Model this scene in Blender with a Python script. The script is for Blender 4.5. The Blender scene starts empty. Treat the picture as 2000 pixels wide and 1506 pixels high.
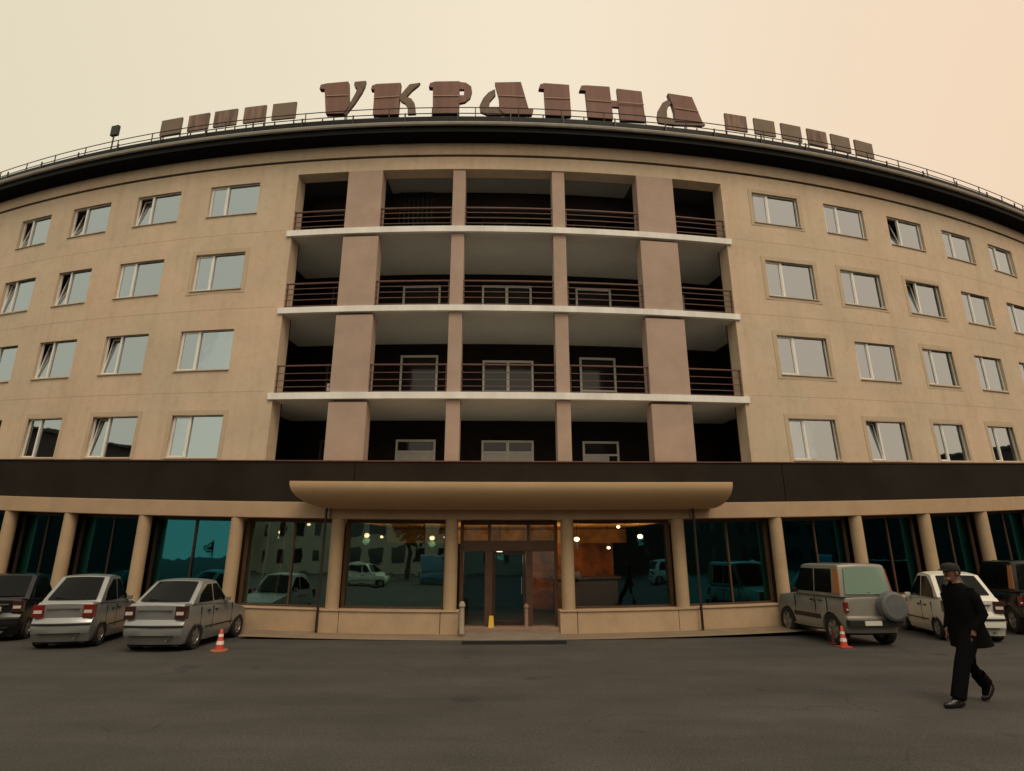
import bpy, bmesh, math, random
from mathutils import Vector, Matrix
random.seed(7)
R = math.radians
scene = bpy.context.scene
COL = scene.collection

# ------------------------------------------------------------------ camera
cam = bpy.data.cameras.new('camera')
cam.sensor_width = 36.0
cam.sensor_fit = 'HORIZONTAL'
cam.lens = 1152.0 / 2000.0 * 36.0
cam.clip_start, cam.clip_end = 0.05, 3000
cam_o = bpy.data.objects.new('camera', cam)
cam_o.location = (0, 0, 1.9)
cam_o.rotation_euler = (R(90) + math.atan(332 / 1152.0), 0, 0)
COL.objects.link(cam_o)
scene.camera = cam_o

# ------------------------------------------------------------------ light
SUN_AZ, SUN_EL = R(152), R(56)          # azimuth clockwise from +Y: behind the camera, to the right
world = bpy.data.worlds.new('World')
scene.world = world
world.use_nodes = True
nt = world.node_tree
N, L = nt.nodes, nt.links
bg = N['Background']
sky = N.new('ShaderNodeTexSky')
sky.sky_type = 'NISHITA'
sky.sun_disc = False
sky.sun_elevation = SUN_EL
sky.sun_rotation = SUN_AZ
sky.dust_density = 6.0
sky.air_density = 1.5
tc = N.new('ShaderNodeTexCoord')
sep = N.new('ShaderNodeSeparateXYZ')
L.new(tc.outputs['Generated'], sep.inputs[0])
mr = N.new('ShaderNodeMapRange')        # hazy evening overcast: cream, warmer toward the east (right)
mr.inputs['From Min'].default_value = -0.75
mr.inputs['From Max'].default_value = 0.75
L.new(sep.outputs['X'], mr.inputs['Value'])
ramp = N.new('ShaderNodeValToRGB')
ramp.color_ramp.elements[0].position = 0.0
ramp.color_ramp.elements[0].color = (0.80, 0.72, 0.53, 1)
ramp.color_ramp.elements[1].position = 1.0
ramp.color_ramp.elements[1].color = (0.95, 0.70, 0.49, 1)
e = ramp.color_ramp.elements.new(0.52)
e.color = (0.95, 0.83, 0.63, 1)
L.new(mr.outputs['Result'], ramp.inputs['Fac'])
scl = N.new('ShaderNodeVectorMath')
scl.operation = 'SCALE'
scl.inputs['Scale'].default_value = 10.0
L.new(ramp.outputs['Color'], scl.inputs[0])
mx = N.new('ShaderNodeMixRGB')
mx.inputs['Fac'].default_value = 0.93
L.new(sky.outputs['Color'], mx.inputs[1])
L.new(scl.outputs['Vector'], mx.inputs[2])
L.new(mx.outputs['Color'], bg.inputs['Color'])
bg.inputs['Strength'].default_value = 0.1

sun = bpy.data.lights.new('sun', 'SUN')
sun.energy = 1.3
sun.angle = R(30)
sun.color = (1.0, 0.86, 0.66)
sun_o = bpy.data.objects.new('sun', sun)
COL.objects.link(sun_o)
sun_o.rotation_euler = (R(90) - SUN_EL, 0, R(180) - SUN_AZ + R(0))
sdir = Vector((math.sin(SUN_AZ) * math.cos(SUN_EL), math.cos(SUN_AZ) * math.cos(SUN_EL), math.sin(SUN_EL)))
sun_o.rotation_euler = sdir.to_track_quat('Z', 'Y').to_euler()

vs = scene.view_settings
scene.display_settings.display_device = 'sRGB'
vs.view_transform = 'Standard'
vs.look = 'None'
vs.exposure = 0.0
vs.gamma = 1.0
vs.use_curve_mapping = False
cy = scene.cycles
cy.max_bounces = 8
cy.diffuse_bounces = 4
cy.glossy_bounces = 4
cy.transparent_max_bounces = 12
cy.caustics_reflective = False
cy.caustics_refractive = False
cy.sample_clamp_indirect = 4.0
try:
    cy.use_denoising = True
except Exception:
    pass


# ------------------------------------------------------------------ materials
def mat(name, col, rough=0.7, metal=0.0, var=0.0, scale=3.0, bump=0.0, bscale=40.0, col2=None, spec=0.5, detail=6.0,
        streak=False, emit=0.0):
    m = bpy.data.materials.new(name)
    m.use_nodes = True
    n, l = m.node_tree.nodes, m.node_tree.links
    b = n['Principled BSDF']
    b.inputs['Base Color'].default_value = (*col, 1)
    b.inputs['Roughness'].default_value = rough
    b.inputs['Metallic'].default_value = metal
    b.inputs['Specular IOR Level'].default_value = spec
    if emit:
        b.inputs['Emission Color'].default_value = (*col, 1)
        b.inputs['Emission Strength'].default_value = emit
    if var or bump:
        g = n.new('ShaderNodeNewGeometry')
    if var:
        t = n.new('ShaderNodeTexNoise')
        t.inputs['Scale'].default_value = scale
        t.inputs['Detail'].default_value = detail
        t.inputs['Roughness'].default_value = 0.62
        if streak:
            mp = n.new('ShaderNodeMapping')
            mp.inputs['Scale'].default_value = (1, 1, 0.12)
            l.new(g.outputs['Position'], mp.inputs['Vector'])
            l.new(mp.outputs['Vector'], t.inputs['Vector'])
        else:
            l.new(g.outputs['Position'], t.inputs['Vector'])
        r = n.new('ShaderNodeValToRGB')
        c2 = col2 or tuple(c * (1 + var) for c in col)
        c1 = tuple(c * (1 - var) for c in col)
        r.color_ramp.elements[0].position = 0.32
        r.color_ramp.elements[0].color = (*c1, 1)
        r.color_ramp.elements[1].position = 0.68
        r.color_ramp.elements[1].color = (*c2, 1)
        l.new(t.outputs['Fac'], r.inputs['Fac'])
        l.new(r.outputs['Color'], b.inputs['Base Color'])
    if bump:
        t2 = n.new('ShaderNodeTexNoise')
        t2.inputs['Scale'].default_value = bscale
        t2.inputs['Detail'].default_value = 8
        l.new(g.outputs['Position'], t2.inputs['Vector'])
        bp = n.new('ShaderNodeBump')
        bp.inputs['Strength'].default_value = bump
        bp.inputs['Distance'].default_value = 0.02
        l.new(t2.outputs['Fac'], bp.inputs['Height'])
        l.new(bp.outputs['Normal'], b.inputs['Normal'])
    return m


def glass(name, tint, refl, fac, rough=0.015):
    """Tinted window glass: part see-through, part mirror, more mirror at grazing angles."""
    m = bpy.data.materials.new(name)
    m.use_nodes = True
    n, l = m.node_tree.nodes, m.node_tree.links
    n.remove(n['Principled BSDF'])
    out = n['Material Output']
    tr = n.new('ShaderNodeBsdfTransparent')
    tr.inputs['Color'].default_value = (*tint, 1)
    gl = n.new('ShaderNodeBsdfGlossy')
    gl.inputs['Color'].default_value = (*refl, 1)
    gl.inputs['Roughness'].default_value = rough
    lw = n.new('ShaderNodeFresnel')
    lw.inputs['IOR'].default_value = 1.5
    ad = n.new('ShaderNodeMath')
    ad.operation = 'ADD'
    ad.use_clamp = True
    ad.inputs[1].default_value = fac
    l.new(lw.outputs['Fac'], ad.inputs[0])
    ms = n.new('ShaderNodeMixShader')
    l.new(ad.outputs[0], ms.inputs['Fac'])
    l.new(tr.outputs[0], ms.inputs[1])
    l.new(gl.outputs[0], ms.inputs[2])
    l.new(ms.outputs[0], out.inputs['Surface'])
    gg = n.new('ShaderNodeNewGeometry')
    tx = n.new('ShaderNodeTexNoise')
    tx.inputs['Scale'].default_value = 1.3
    l.new(gg.outputs['Position'], tx.inputs['Vector'])
    bp = n.new('ShaderNodeBump')
    bp.inputs['Strength'].default_value = 0.05
    bp.inputs['Distance'].default_value = 0.05
    l.new(tx.outputs['Fac'], bp.inputs['Height'])
    l.new(bp.outputs['Normal'], gl.inputs['Normal'])
    return m


M = {
    'joint': mat('beige_joint', (0.52, 0.40, 0.29), 0.9),
    'surround': mat('pale_beige_render', (0.53, 0.425, 0.30), 0.9, var=0.06, scale=2, bump=0.2),
    'pier': mat('pinkish_brown_render', (0.44, 0.325, 0.265), 0.9, var=0.09, scale=1.2, bump=0.3, bscale=50),
    'slab': mat('off_white_concrete', (0.84, 0.83, 0.80), 0.85, var=0.12, scale=1.5, bump=0.2, streak=True),
    'ceiling': mat('grey_plaster', (0.66, 0.655, 0.61), 0.9, var=0.05, scale=1),
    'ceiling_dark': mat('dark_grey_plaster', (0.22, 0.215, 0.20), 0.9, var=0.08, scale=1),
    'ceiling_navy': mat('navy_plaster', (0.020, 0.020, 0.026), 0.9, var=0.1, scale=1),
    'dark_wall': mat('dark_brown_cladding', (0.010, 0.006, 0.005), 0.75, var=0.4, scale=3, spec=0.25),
    'rail': mat('dark_brown_steel', (0.13, 0.058, 0.044), 0.5, var=0.2, scale=4),
    'white': mat('white_pvc', (0.84, 0.83, 0.79), 0.4, var=0.04, scale=5),
    'doorgrey': mat('grey_white_door_panel', (0.74, 0.74, 0.72), 0.5, var=0.06, scale=3),
    'curtain': mat('pale_curtain', (0.80, 0.82, 0.74), 0.9, var=0.06, scale=1.5),
    'curtain_grey': mat('grey_blind', (0.70, 0.72, 0.68), 0.9, var=0.06, scale=1.5),
    'curtain_dark': mat('dark_net_curtain', (0.10, 0.105, 0.095), 0.9, var=0.2, scale=2.5),
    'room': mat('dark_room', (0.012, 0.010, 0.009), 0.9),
    'fascia': mat('dark_brown_panel', (0.023, 0.0185, 0.0145), 0.8, var=0.2, scale=0.8, bump=0.05, spec=0.10),
    'band': mat('ochre_render', (0.45, 0.315, 0.20), 0.85, var=0.08, scale=1.4, bump=0.15),
    'canopy': mat('ochre_painted_sheet', (0.62, 0.425, 0.245), 0.6, var=0.06, scale=0.9, bump=0.03),
    'column': mat('ochre_painted_column', (0.45, 0.325, 0.20), 0.8, var=0.08, scale=1.6, bump=0.1),
    'plinth': mat('ochre_plinth_panel', (0.47, 0.335, 0.215), 0.8, var=0.10, scale=2.0, bump=0.15),
    'sill': mat('pale_metal_sill', (0.50, 0.42, 0.32), 0.6, var=0.08, scale=3),
    'roofmetal': mat('black_roof_metal', (0.008, 0.008, 0.008), 0.6, var=0.3, scale=2, spec=0.2),
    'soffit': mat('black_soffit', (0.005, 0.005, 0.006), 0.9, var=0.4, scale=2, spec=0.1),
    'gutter': mat('grey_gutter_metal', (0.42, 0.40, 0.36), 0.4, 0.5, var=0.1, scale=3),
    'black': mat('black_steel', (0.014, 0.012, 0.012), 0.55),
    'letter': mat('red_brown_letter', (0.205, 0.108, 0.086), 0.75, var=0.18, scale=3.5, streak=True, bump=0.1),
    'letter_edge': mat('grey_brown_letter_side', (0.165, 0.118, 0.085), 0.75, var=0.2, scale=4),
    'tube': mat('cream_neon_tube', (0.62, 0.43, 0.30), 0.5),
    'panel_a': mat('grey_brown_panel', (0.19, 0.145, 0.105), 0.8, var=0.12, scale=2.5),
    'panel_b': mat('rust_stained_panel', (0.215, 0.140, 0.108), 0.8, var=0.55, scale=5.5, streak=True),
    'frame': mat('dark_bronze_frame', (0.028, 0.016, 0.010), 0.45, var=0.2, scale=4),
    'doorframe': mat('brown_wood_frame', (0.085, 0.042, 0.022), 0.55, var=0.2, scale=5),
    'step': mat('pinkish_stone', (0.27, 0.175, 0.125), 0.8, var=0.15, scale=6, bump=0.2),
    'landing': mat('grey_concrete', (0.19, 0.155, 0.12), 0.9, var=0.12, scale=3, bump=0.3),
    'pave': mat('worn_paving', (0.215, 0.160, 0.105), 0.9, var=0.14, scale=1.5, bump=0.3, bscale=25),
    'rubber': mat('black_rubber', (0.012, 0.012, 0.012), 0.8),
    'pipe': mat('black_downpipe', (0.02, 0.014, 0.012), 0.5),
    'lampglow': mat('lit_lamp', (1.0, 0.80, 0.52), 0.5, emit=9.0),
    'dark_floor': mat('dark_lobby_floor', (0.035, 0.028, 0.022), 0.5, var=0.2),
    'orange_wall': mat('orange_lobby_wall', (0.42, 0.15, 0.045), 0.8, var=0.75, scale=1.1),
    'amber_light': mat('amber_light_paint', (0.55, 0.28, 0.08), 0.7, var=0.5, scale=2.2),  # warm lamplight put into the base colour
    'orange_curtain': mat('orange_curtain', (0.42, 0.17, 0.06), 0.9),
    'yellow': mat('yellow_plastic', (0.62, 0.42, 0.04), 0.5),
    'post': mat('pale_stone_post', (0.36, 0.30, 0.24), 0.8, var=0.1, scale=6),
    'tyre': mat('black_tyre', (0.012, 0.012, 0.012), 0.85),
    'rim': mat('grey_alloy', (0.26, 0.26, 0.24), 0.4, 0.6, var=0.1, scale=9),
    'cover': mat('grey_vinyl_cover', (0.105, 0.11, 0.115), 0.6, var=0.15, scale=6),
    'trim': mat('black_trim', (0.012, 0.012, 0.012), 0.5),
    'under': mat('dark_underbody', (0.006, 0.006, 0.006), 0.9),
    'red_lens': mat('red_lens', (0.17, 0.012, 0.009), 0.15),
    'clear_lens': mat('clear_lens', (0.55, 0.50, 0.44), 0.15),
    'dark_lens': mat('smoked_lens', (0.045, 0.014, 0.012), 0.15),
    'plate': mat('white_plate', (0.60, 0.58, 0.52), 0.5),
    'chrome': mat('chrome_strip', (0.6, 0.6, 0.58), 0.15, 1.0),
    'silver': mat('silver_paint', (0.34, 0.35, 0.35), 0.28, 0.55, var=0.05, scale=2),
    'beigegrey': mat('champagne_grey_paint', (0.28, 0.265, 0.235), 0.30, 0.25, var=0.06, scale=2),
    'whitepaint': mat('white_car_paint', (0.70, 0.69, 0.62), 0.28, 0.0, var=0.03, scale=2),
    'blackpaint': mat('black_car_paint', (0.010, 0.010, 0.011), 0.22, 0.0),
    'bluepaint': mat('blue_van_paint', (0.10, 0.22, 0.34), 0.3, 0.0),
    'carglass': mat('dark_car_glass', (0.006, 0.007, 0.007), 0.10, spec=0.12),
    'greenglass': mat('pale_green_car_glass', (0.20, 0.29, 0.23), 0.10, spec=0.6),
    'cone_red': mat('red_orange_plastic', (0.55, 0.06, 0.03), 0.45),
    'red_dull': mat('dull_red_plastic', (0.16, 0.025, 0.020), 0.7, var=0.3, scale=9),
    'cone_white': mat('white_reflective_band', (0.82, 0.74, 0.68), 0.4),
    'cone_base': mat('faded_orange_rubber', (0.30, 0.12, 0.06), 0.8),
    'cloth': mat('black_suit_cloth', (0.0045, 0.0045, 0.005), 0.95, spec=0.06),
    'skin': mat('skin', (0.20, 0.095, 0.065), 0.6),
    'hair': mat('dark_hair', (0.012, 0.010, 0.009), 0.8),
    'cap': mat('dark_cap_cloth', (0.010, 0.010, 0.010), 0.9),
    'shirt': mat('pale_shirt', (0.40, 0.38, 0.34), 0.8),
    'shoe': mat('black_leather', (0.008, 0.007, 0.007), 0.35),
    'pale_block': mat('pale_render', (0.42, 0.37, 0.30), 0.9, var=0.1, scale=0.4),
    'blocker_dark': mat('dark_blocker_surface', (0.034, 0.030, 0.027), 0.9, var=0.1, scale=0.4),  # near black surface of the added blocks, keeps the glass reflections dark
    'bark': mat('bark', (0.055, 0.042, 0.030), 0.9, var=0.3, scale=6),
    'leaf': mat('leaf_green', (0.055, 0.075, 0.030), 0.8, var=0.4, scale=1.5),
    'winglass': glass('room_window_glass', (0.92, 0.95, 0.93), (0.66, 0.77, 0.85), 0.54),
    'shopglass': glass('teal_coated_glass', (0.62, 0.70, 0.66), (0.035, 0.25, 0.32), 0.45),
    'lobbyglass': glass('lobby_glass', (0.85, 0.82, 0.76), (0.10, 0.36, 0.48), 0.16),
    'paleglass': glass('pale_coated_glass', (0.66, 0.64, 0.58), (0.28, 0.48, 0.46), 0.44),
    'balcglass': mat('dark_door_glass', (0.020, 0.020, 0.022), 0.08, spec=0.5),
}


# asphalt: aggregate grain, worn patches, oil spots, hairline cracks
def asphalt():
    m = bpy.data.materials.new('asphalt')
    m.use_nodes = True
    n, l = m.node_tree.nodes, m.node_tree.links
    b = n['Principled BSDF']
    g = n.new('ShaderNodeNewGeometry')

    def noise(scale, detail=6, rough=0.6, vec=None):
        t = n.new('ShaderNodeTexNoise')
        t.inputs['Scale'].default_value = scale
        t.inputs['Detail'].default_value = detail
        t.inputs['Roughness'].default_value = rough
        l.new(vec or g.outputs['Position'], t.inputs['Vector'])
        return t

    def ramp_(src, p0, p1, c0, c1):
        r = n.new('ShaderNodeValToRGB')
        r.color_ramp.elements[0].position = p0
        r.color_ramp.elements[0].color = (*c0, 1) if isinstance(c0, tuple) else (c0, c0, c0, 1)
        r.color_ramp.elements[1].position = p1
        r.color_ramp.elements[1].color = (*c1, 1) if isinstance(c1, tuple) else (c1, c1, c1, 1)
        l.new(src, r.inputs['Fac'])
        return r.outputs['Color']

    def mul(a_, b_, f=1.0, mode='MULTIPLY'):
        x = n.new('ShaderNodeMixRGB')
        x.blend_type = mode
        x.inputs['Fac'].default_value = f
        l.new(a_, x.inputs[1])
        l.new(b_, x.inputs[2])
        return x.outputs['Color']
    mp = n.new('ShaderNodeMapping')
    mp.inputs['Scale'].default_value = (0.30, 1.5, 1)
    mp.inputs['Rotation'].default_value = (0, 0, R(9))
    l.new(g.outputs['Position'], mp.inputs['Vector'])
    sweep = noise(0.55, 9, 0.68, mp.outputs['Vector'])
    base = ramp_(sweep.outputs['Fac'], 0.28, 0.72, (0.047, 0.045, 0.042), (0.078, 0.075, 0.071))
    blot = noise(0.9, 5, 0.55)
    base = mul(base, ramp_(blot.outputs['Fac'], 0.35, 0.7, 0.88, 1.08), 1.0)
    grain = noise(38, 3, 0.7)
    base = mul(base, ramp_(grain.outputs['Fac'], 0.30, 0.70, 0.55, 1.45), 0.9)
    speck = n.new('ShaderNodeTexVoronoi')
    speck.inputs['Scale'].default_value = 26
    l.new(g.outputs['Position'], speck.inputs['Vector'])
    base = mul(base, ramp_(speck.outputs['Distance'], 0.05, 0.30, 1.5, 1.0), 0.6)
    oil = noise(0.75, 3, 0.5)
    base = mul(base, ramp_(oil.outputs['Fac'], 0.655, 0.70, 1.0, 0.62), 0.8)
    warpn = noise(1.3, 4, 0.6)
    ad = n.new('ShaderNodeMixRGB')
    ad.blend_type = 'ADD'
    ad.inputs['Fac'].default_value = 0.7
    l.new(g.outputs['Position'], ad.inputs[1])
    l.new(warpn.outputs['Color'], ad.inputs[2])
    vo = n.new('ShaderNodeTexVoronoi')
    vo.feature = 'DISTANCE_TO_EDGE'
    vo.inputs['Scale'].default_value = 0.42
    l.new(ad.outputs['Color'], vo.inputs['Vector'])
    crack = ramp_(vo.outputs['Distance'], 0.002, 0.008, 0.62, 1.0)
    msk = noise(0.35, 2, 0.5)
    mskc = ramp_(msk.outputs['Fac'], 0.55, 0.62, 0.0, 1.0)
    mxc = n.new('ShaderNodeMixRGB')
    mxc.inputs[1].default_value = (1, 1, 1, 1)
    l.new(mskc, mxc.inputs['Fac'])
    l.new(crack, mxc.inputs[2])
    base = mul(base, mxc.outputs['Color'], 1.0)
    l.new(base, b.inputs['Base Color'])
    b.inputs['Roughness'].default_value = 0.86
    b.inputs['Specular IOR Level'].default_value = 0.22
    bp = n.new('ShaderNodeBump')
    bp.inputs['Strength'].default_value = 0.55
    bp.inputs['Distance'].default_value = 0.012
    l.new(grain.outputs['Fac'], bp.inputs['Height'])
    l.new(bp.outputs['Normal'], b.inputs['Normal'])
    return m


def stucco(name, c0, c1):
    m = mat(name, c0, 0.92, var=0.07, scale=0.7, bump=0.35, bscale=60, col2=c1)
    n, l = m.node_tree.nodes, m.node_tree.links
    b = n['Principled BSDF']
    src = b.inputs['Base Color'].links[0].from_socket
    g = n.new('ShaderNodeNewGeometry')

    def layer(src, scale, mpsc, lo, hi, p0, p1, f):
        mp = n.new('ShaderNodeMapping')
        mp.inputs['Scale'].default_value = mpsc
        l.new(g.outputs['Position'], mp.inputs['Vector'])
        t = n.new('ShaderNodeTexNoise')
        t.inputs['Scale'].default_value = scale
        t.inputs['Detail'].default_value = 6
        t.inputs['Roughness'].default_value = 0.6
        l.new(mp.outputs['Vector'], t.inputs['Vector'])
        r = n.new('ShaderNodeValToRGB')
        r.color_ramp.elements[0].position = p0
        r.color_ramp.elements[0].color = (lo[0], lo[1], lo[2], 1)
        r.color_ramp.elements[1].position = p1
        r.color_ramp.elements[1].color = (hi[0], hi[1], hi[2], 1)
        l.new(t.outputs['Fac'], r.inputs['Fac'])
        x = n.new('ShaderNodeMixRGB')
        x.blend_type = 'MULTIPLY'
        x.inputs['Fac'].default_value = f
        l.new(src, x.inputs[1])
        l.new(r.outputs['Color'], x.inputs[2])
        return x.outputs['Color']
    src = layer(src, 2.2, (1.6, 1.6, 0.10), (0.86, 0.84, 0.80), (1.0, 1.0, 1.0), 0.34, 0.50, 0.50)   # rain streaks
    src = layer(src, 0.33, (1, 1, 1.4), (0.96, 0.98, 0.97), (1.04, 0.99, 0.97), 0.40, 0.60, 1.0)       # greenish and pinkish repaints
    src = layer(src, 4.5, (1, 1, 1), (0.90, 0.89, 0.87), (1.02, 1.02, 1.02), 0.33, 0.50, 0.6)          # fine blotches
    l.new(src, b.inputs['Base Color'])
    return m


M['stucco'] = stucco('beige_stucco', (0.625, 0.500, 0.368), (0.660, 0.530, 0.398))
M['asphalt'] = asphalt()

# ------------------------------------------------------------------ facade mapping: a gently convex street front
FD, FA, FB = 15.84, 0.0354, 0.0110


def slope(X):
    return FA + 2 * FB * X


def warp(X, z):
    return min(max((12 - z) / 8, 0), 1) * 0.0018 * (X + 0.5) ** 2


def P(X, z, o=0.0):
    """Point on the facade: X along the street, height z, o metres proud (+) or recessed (-)."""
    s = slope(X)
    k = 1 / math.sqrt(1 + s * s)
    return (X + s * k * o, FD + FA * X + FB * X * X - k * o, z + warp(X, z))


class MB:
    def __init__(self):
        self.v, self.f, self.m = [], [], []

    def add(self, verts, faces, mi=0):
        b = len(self.v)
        self.v += [tuple(p) for p in verts]
        self.f += [tuple(b + i for i in f) for f in faces]
        self.m += [mi] * len(faces)

    def quad(self, a, b, c, d, mi=0):
        self.add([a, b, c, d], [(0, 1, 2, 3)], mi)

    def box(self, x0, x1, y0, y1, z0, z1, mi=0):
        self.add([(x0, y0, z0), (x1, y0, z0), (x1, y1, z0), (x0, y1, z0), (x0, y0, z1), (x1, y0, z1), (x1, y1, z1), (x0, y1, z1)],
                 [(0, 3, 2, 1), (4, 5, 6, 7), (0, 1, 5, 4), (1, 2, 6, 5), (2, 3, 7, 6), (3, 0, 4, 7)], mi)

    def fbox(self, X0, X1, z0, z1, o0, o1, step=0.5, mi=0, z0f=None, z1f=None):
        """Box that follows the facade curve, o0 (back) < o1 (front)."""
        n = max(1, int(math.ceil((X1 - X0) / step)))
        vs, fs = [], []
        for i in range(n + 1):
            X = X0 + (X1 - X0) * i / n
            vs += [P(X, z0, o1), P(X, z1, o1), P(X, z1, o0), P(X, z0, o0)]
        for i in range(n):
            a, b = 4 * i, 4 * (i + 1)
            for j in range(4):
                k = (j + 1) % 4
                fs.append((a + j, b + j, b + k, a + k))
        fs.append((0, 1, 2, 3))
        fs.append((4 * n + 3, 4 * n + 2, 4 * n + 1, 4 * n))
        self.add(vs, fs, mi)

    def fprofile(self, X0, X1, prof, step=0.5, mi=0, caps=True):
        """Sweep a closed (o, z) profile along the facade."""
        n = max(1, int(math.ceil((X1 - X0) / step)))
        k = len(prof)
        vs, fs = [], []
        for i in range(n + 1):
            X = X0 + (X1 - X0) * i / n
            vs += [P(X, z, o) for o, z in prof]
        for i in range(n):
            for j in range(k):
                j2 = (j + 1) % k
                fs.append((i * k + j, (i + 1) * k + j, (i + 1) * k + j2, i * k + j2))
        if caps:
            fs.append(tuple(range(k)))
            fs.append(tuple(n * k + j for j in reversed(range(k))))
        self.add(vs, fs, mi)

    def tube(self, pts, r, seg=8, mi=0):
        pts = [Vector(p) for p in pts]
        vs, fs = [], []
        for i, p in enumerate(pts):
            d = (pts[min(i + 1, len(pts) - 1)] - pts[max(i - 1, 0)]).normalized()
            up = Vector((0, 0, 1)) if abs(d.z) < 0.9 else Vector((1, 0, 0))
            a = d.cross(up).normalized()
            b = d.cross(a)
            rr = r[i] if isinstance(r, (list, tuple)) else r
            for j in range(seg):
                t = 2 * math.pi * j / seg
                vs.append(p + a * math.cos(t) * rr + b * math.sin(t) * rr)
        for i in range(len(pts) - 1):
            for j in range(seg):
                k = (j + 1) % seg
                fs.append((i * seg + j, i * seg + k, (i + 1) * seg + k, (i + 1) * seg + j))
        fs.append(tuple(reversed(range(seg))))
        fs.append(tuple((len(pts) - 1) * seg + j for j in range(seg)))
        self.add(vs, fs, mi)

    def lathe(self, prof, c=(0, 0, 0), seg=16, mi=0, a0=0.0, a1=2 * math.pi, axis='z'):
        k = len(prof)
        full = abs(a1 - a0 - 2 * math.pi) < 1e-6
        n = seg if full else seg + 1
        vs, fs = [], []
        for i in range(n):
            t = a0 + (a1 - a0) * i / seg
            for r, z in prof:
                if axis == 'z':
                    vs.append((c[0] + r * math.cos(t), c[1] + r * math.sin(t), c[2] + z))
                else:
                    vs.append((c[0] + z, c[1] + r * math.cos(t), c[2] + r * math.sin(t)))
        for i in range(seg):
            i2 = (i + 1) % n
            for j in range(k - 1):
                fs.append((i * k + j, i2 * k + j, i2 * k + j + 1, i * k + j + 1))
        self.add(vs, fs, mi)

    def mesh(self, name, mats, smooth=False, fix=True, bevel=0.0, angle=35):
        me = bpy.data.meshes.new(name)
        me.from_pydata(self.v, [], self.f)
        for x in (mats if isinstance(mats, (list, tuple)) else [mats]):
            me.materials.append(x)
        me.polygons.foreach_set('material_index', self.m)
        bm = bmesh.new()
        bm.from_mesh(me)
        if fix:
            bmesh.ops.recalc_face_normals(bm, faces=bm.faces)
        if bevel:
            bmesh.ops.remove_doubles(bm, verts=bm.verts, dist=1e-4)
            ed = [e for e in bm.edges if len(e.link_faces) == 2 and e.calc_face_angle(0) > R(30)]
            bmesh.ops.bevel(bm, geom=ed, offset=bevel, offset_type='OFFSET', segments=2, affect='EDGES', profile=0.6, clamp_overlap=True)
        if smooth:
            for f in bm.faces:
                f.smooth = True
            for e in bm.edges:
                if len(e.link_faces) == 2 and e.calc_face_angle(0) > R(angle):
                    e.smooth = False
        bm.to_mesh(me)
        bm.free()
        return me


ROOTLOC = {}


def tag(o, label=None, cat=None, group=None, kind=None):
    if label:
        o['label'] = label
    if cat:
        o['category'] = cat
    if group:
        o['group'] = group
    if kind:
        o['kind'] = kind
    return o


def thing(name, loc, label, cat, group=None, rotz=0.0):
    o = bpy.data.objects.new(name, None)
    o.empty_display_size = 0.2
    o.location = loc
    o.rotation_euler = (0, 0, rotz)
    COL.objects.link(o)
    return tag(o, label, cat, group)


def link(name, me, parent=None, world_space=False, matrix=None):
    o = bpy.data.objects.new(name, me)
    COL.objects.link(o)
    if parent is not None:
        o.parent = parent
        if world_space:
            o.matrix_parent_inverse = Matrix.Translation(-Vector(parent.location))
    if matrix is not None:
        o.matrix_basis = matrix
    return o


def part(name, mb, m, parent, smooth=False, bevel=0.0, ws=True, angle=35):
    return link(name, mb.mesh(name, m, smooth, True, bevel, angle), parent, ws)


def frame_at(X, z, o):
    """Local frame on the facade: x along the street, y inward, z up."""
    p = Vector(P(X, z, o))
    t = (Vector(P(X + 0.3, z, o)) - Vector(P(X - 0.3, z, o))).normalized()
    up = Vector((0, 0, 1))
    y = up.cross(t).normalized()
    up = t.cross(y).normalized()
    mt = Matrix((t, y, up)).transposed().to_4x4()
    mt.translation = p
    return mt


# ------------------------------------------------------------------ ground
g = MB()
S = 400
g.quad((-S, -S, 0), (S, -S, 0), (S, S, 0), (-S, S, 0))
tag(link('asphalt_ground', g.mesh('asphalt_ground', M['asphalt'])), kind='structure')
g = MB()
g.fprofile(-6.4, 7.3, [(0.0, 0.001), (0.98, 0.001), (0.93, 0.018), (0.0, 0.045)], 0.4)
tag(link('paving_apron', g.mesh('paving_apron', M['pave'])), kind='structure')

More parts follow.
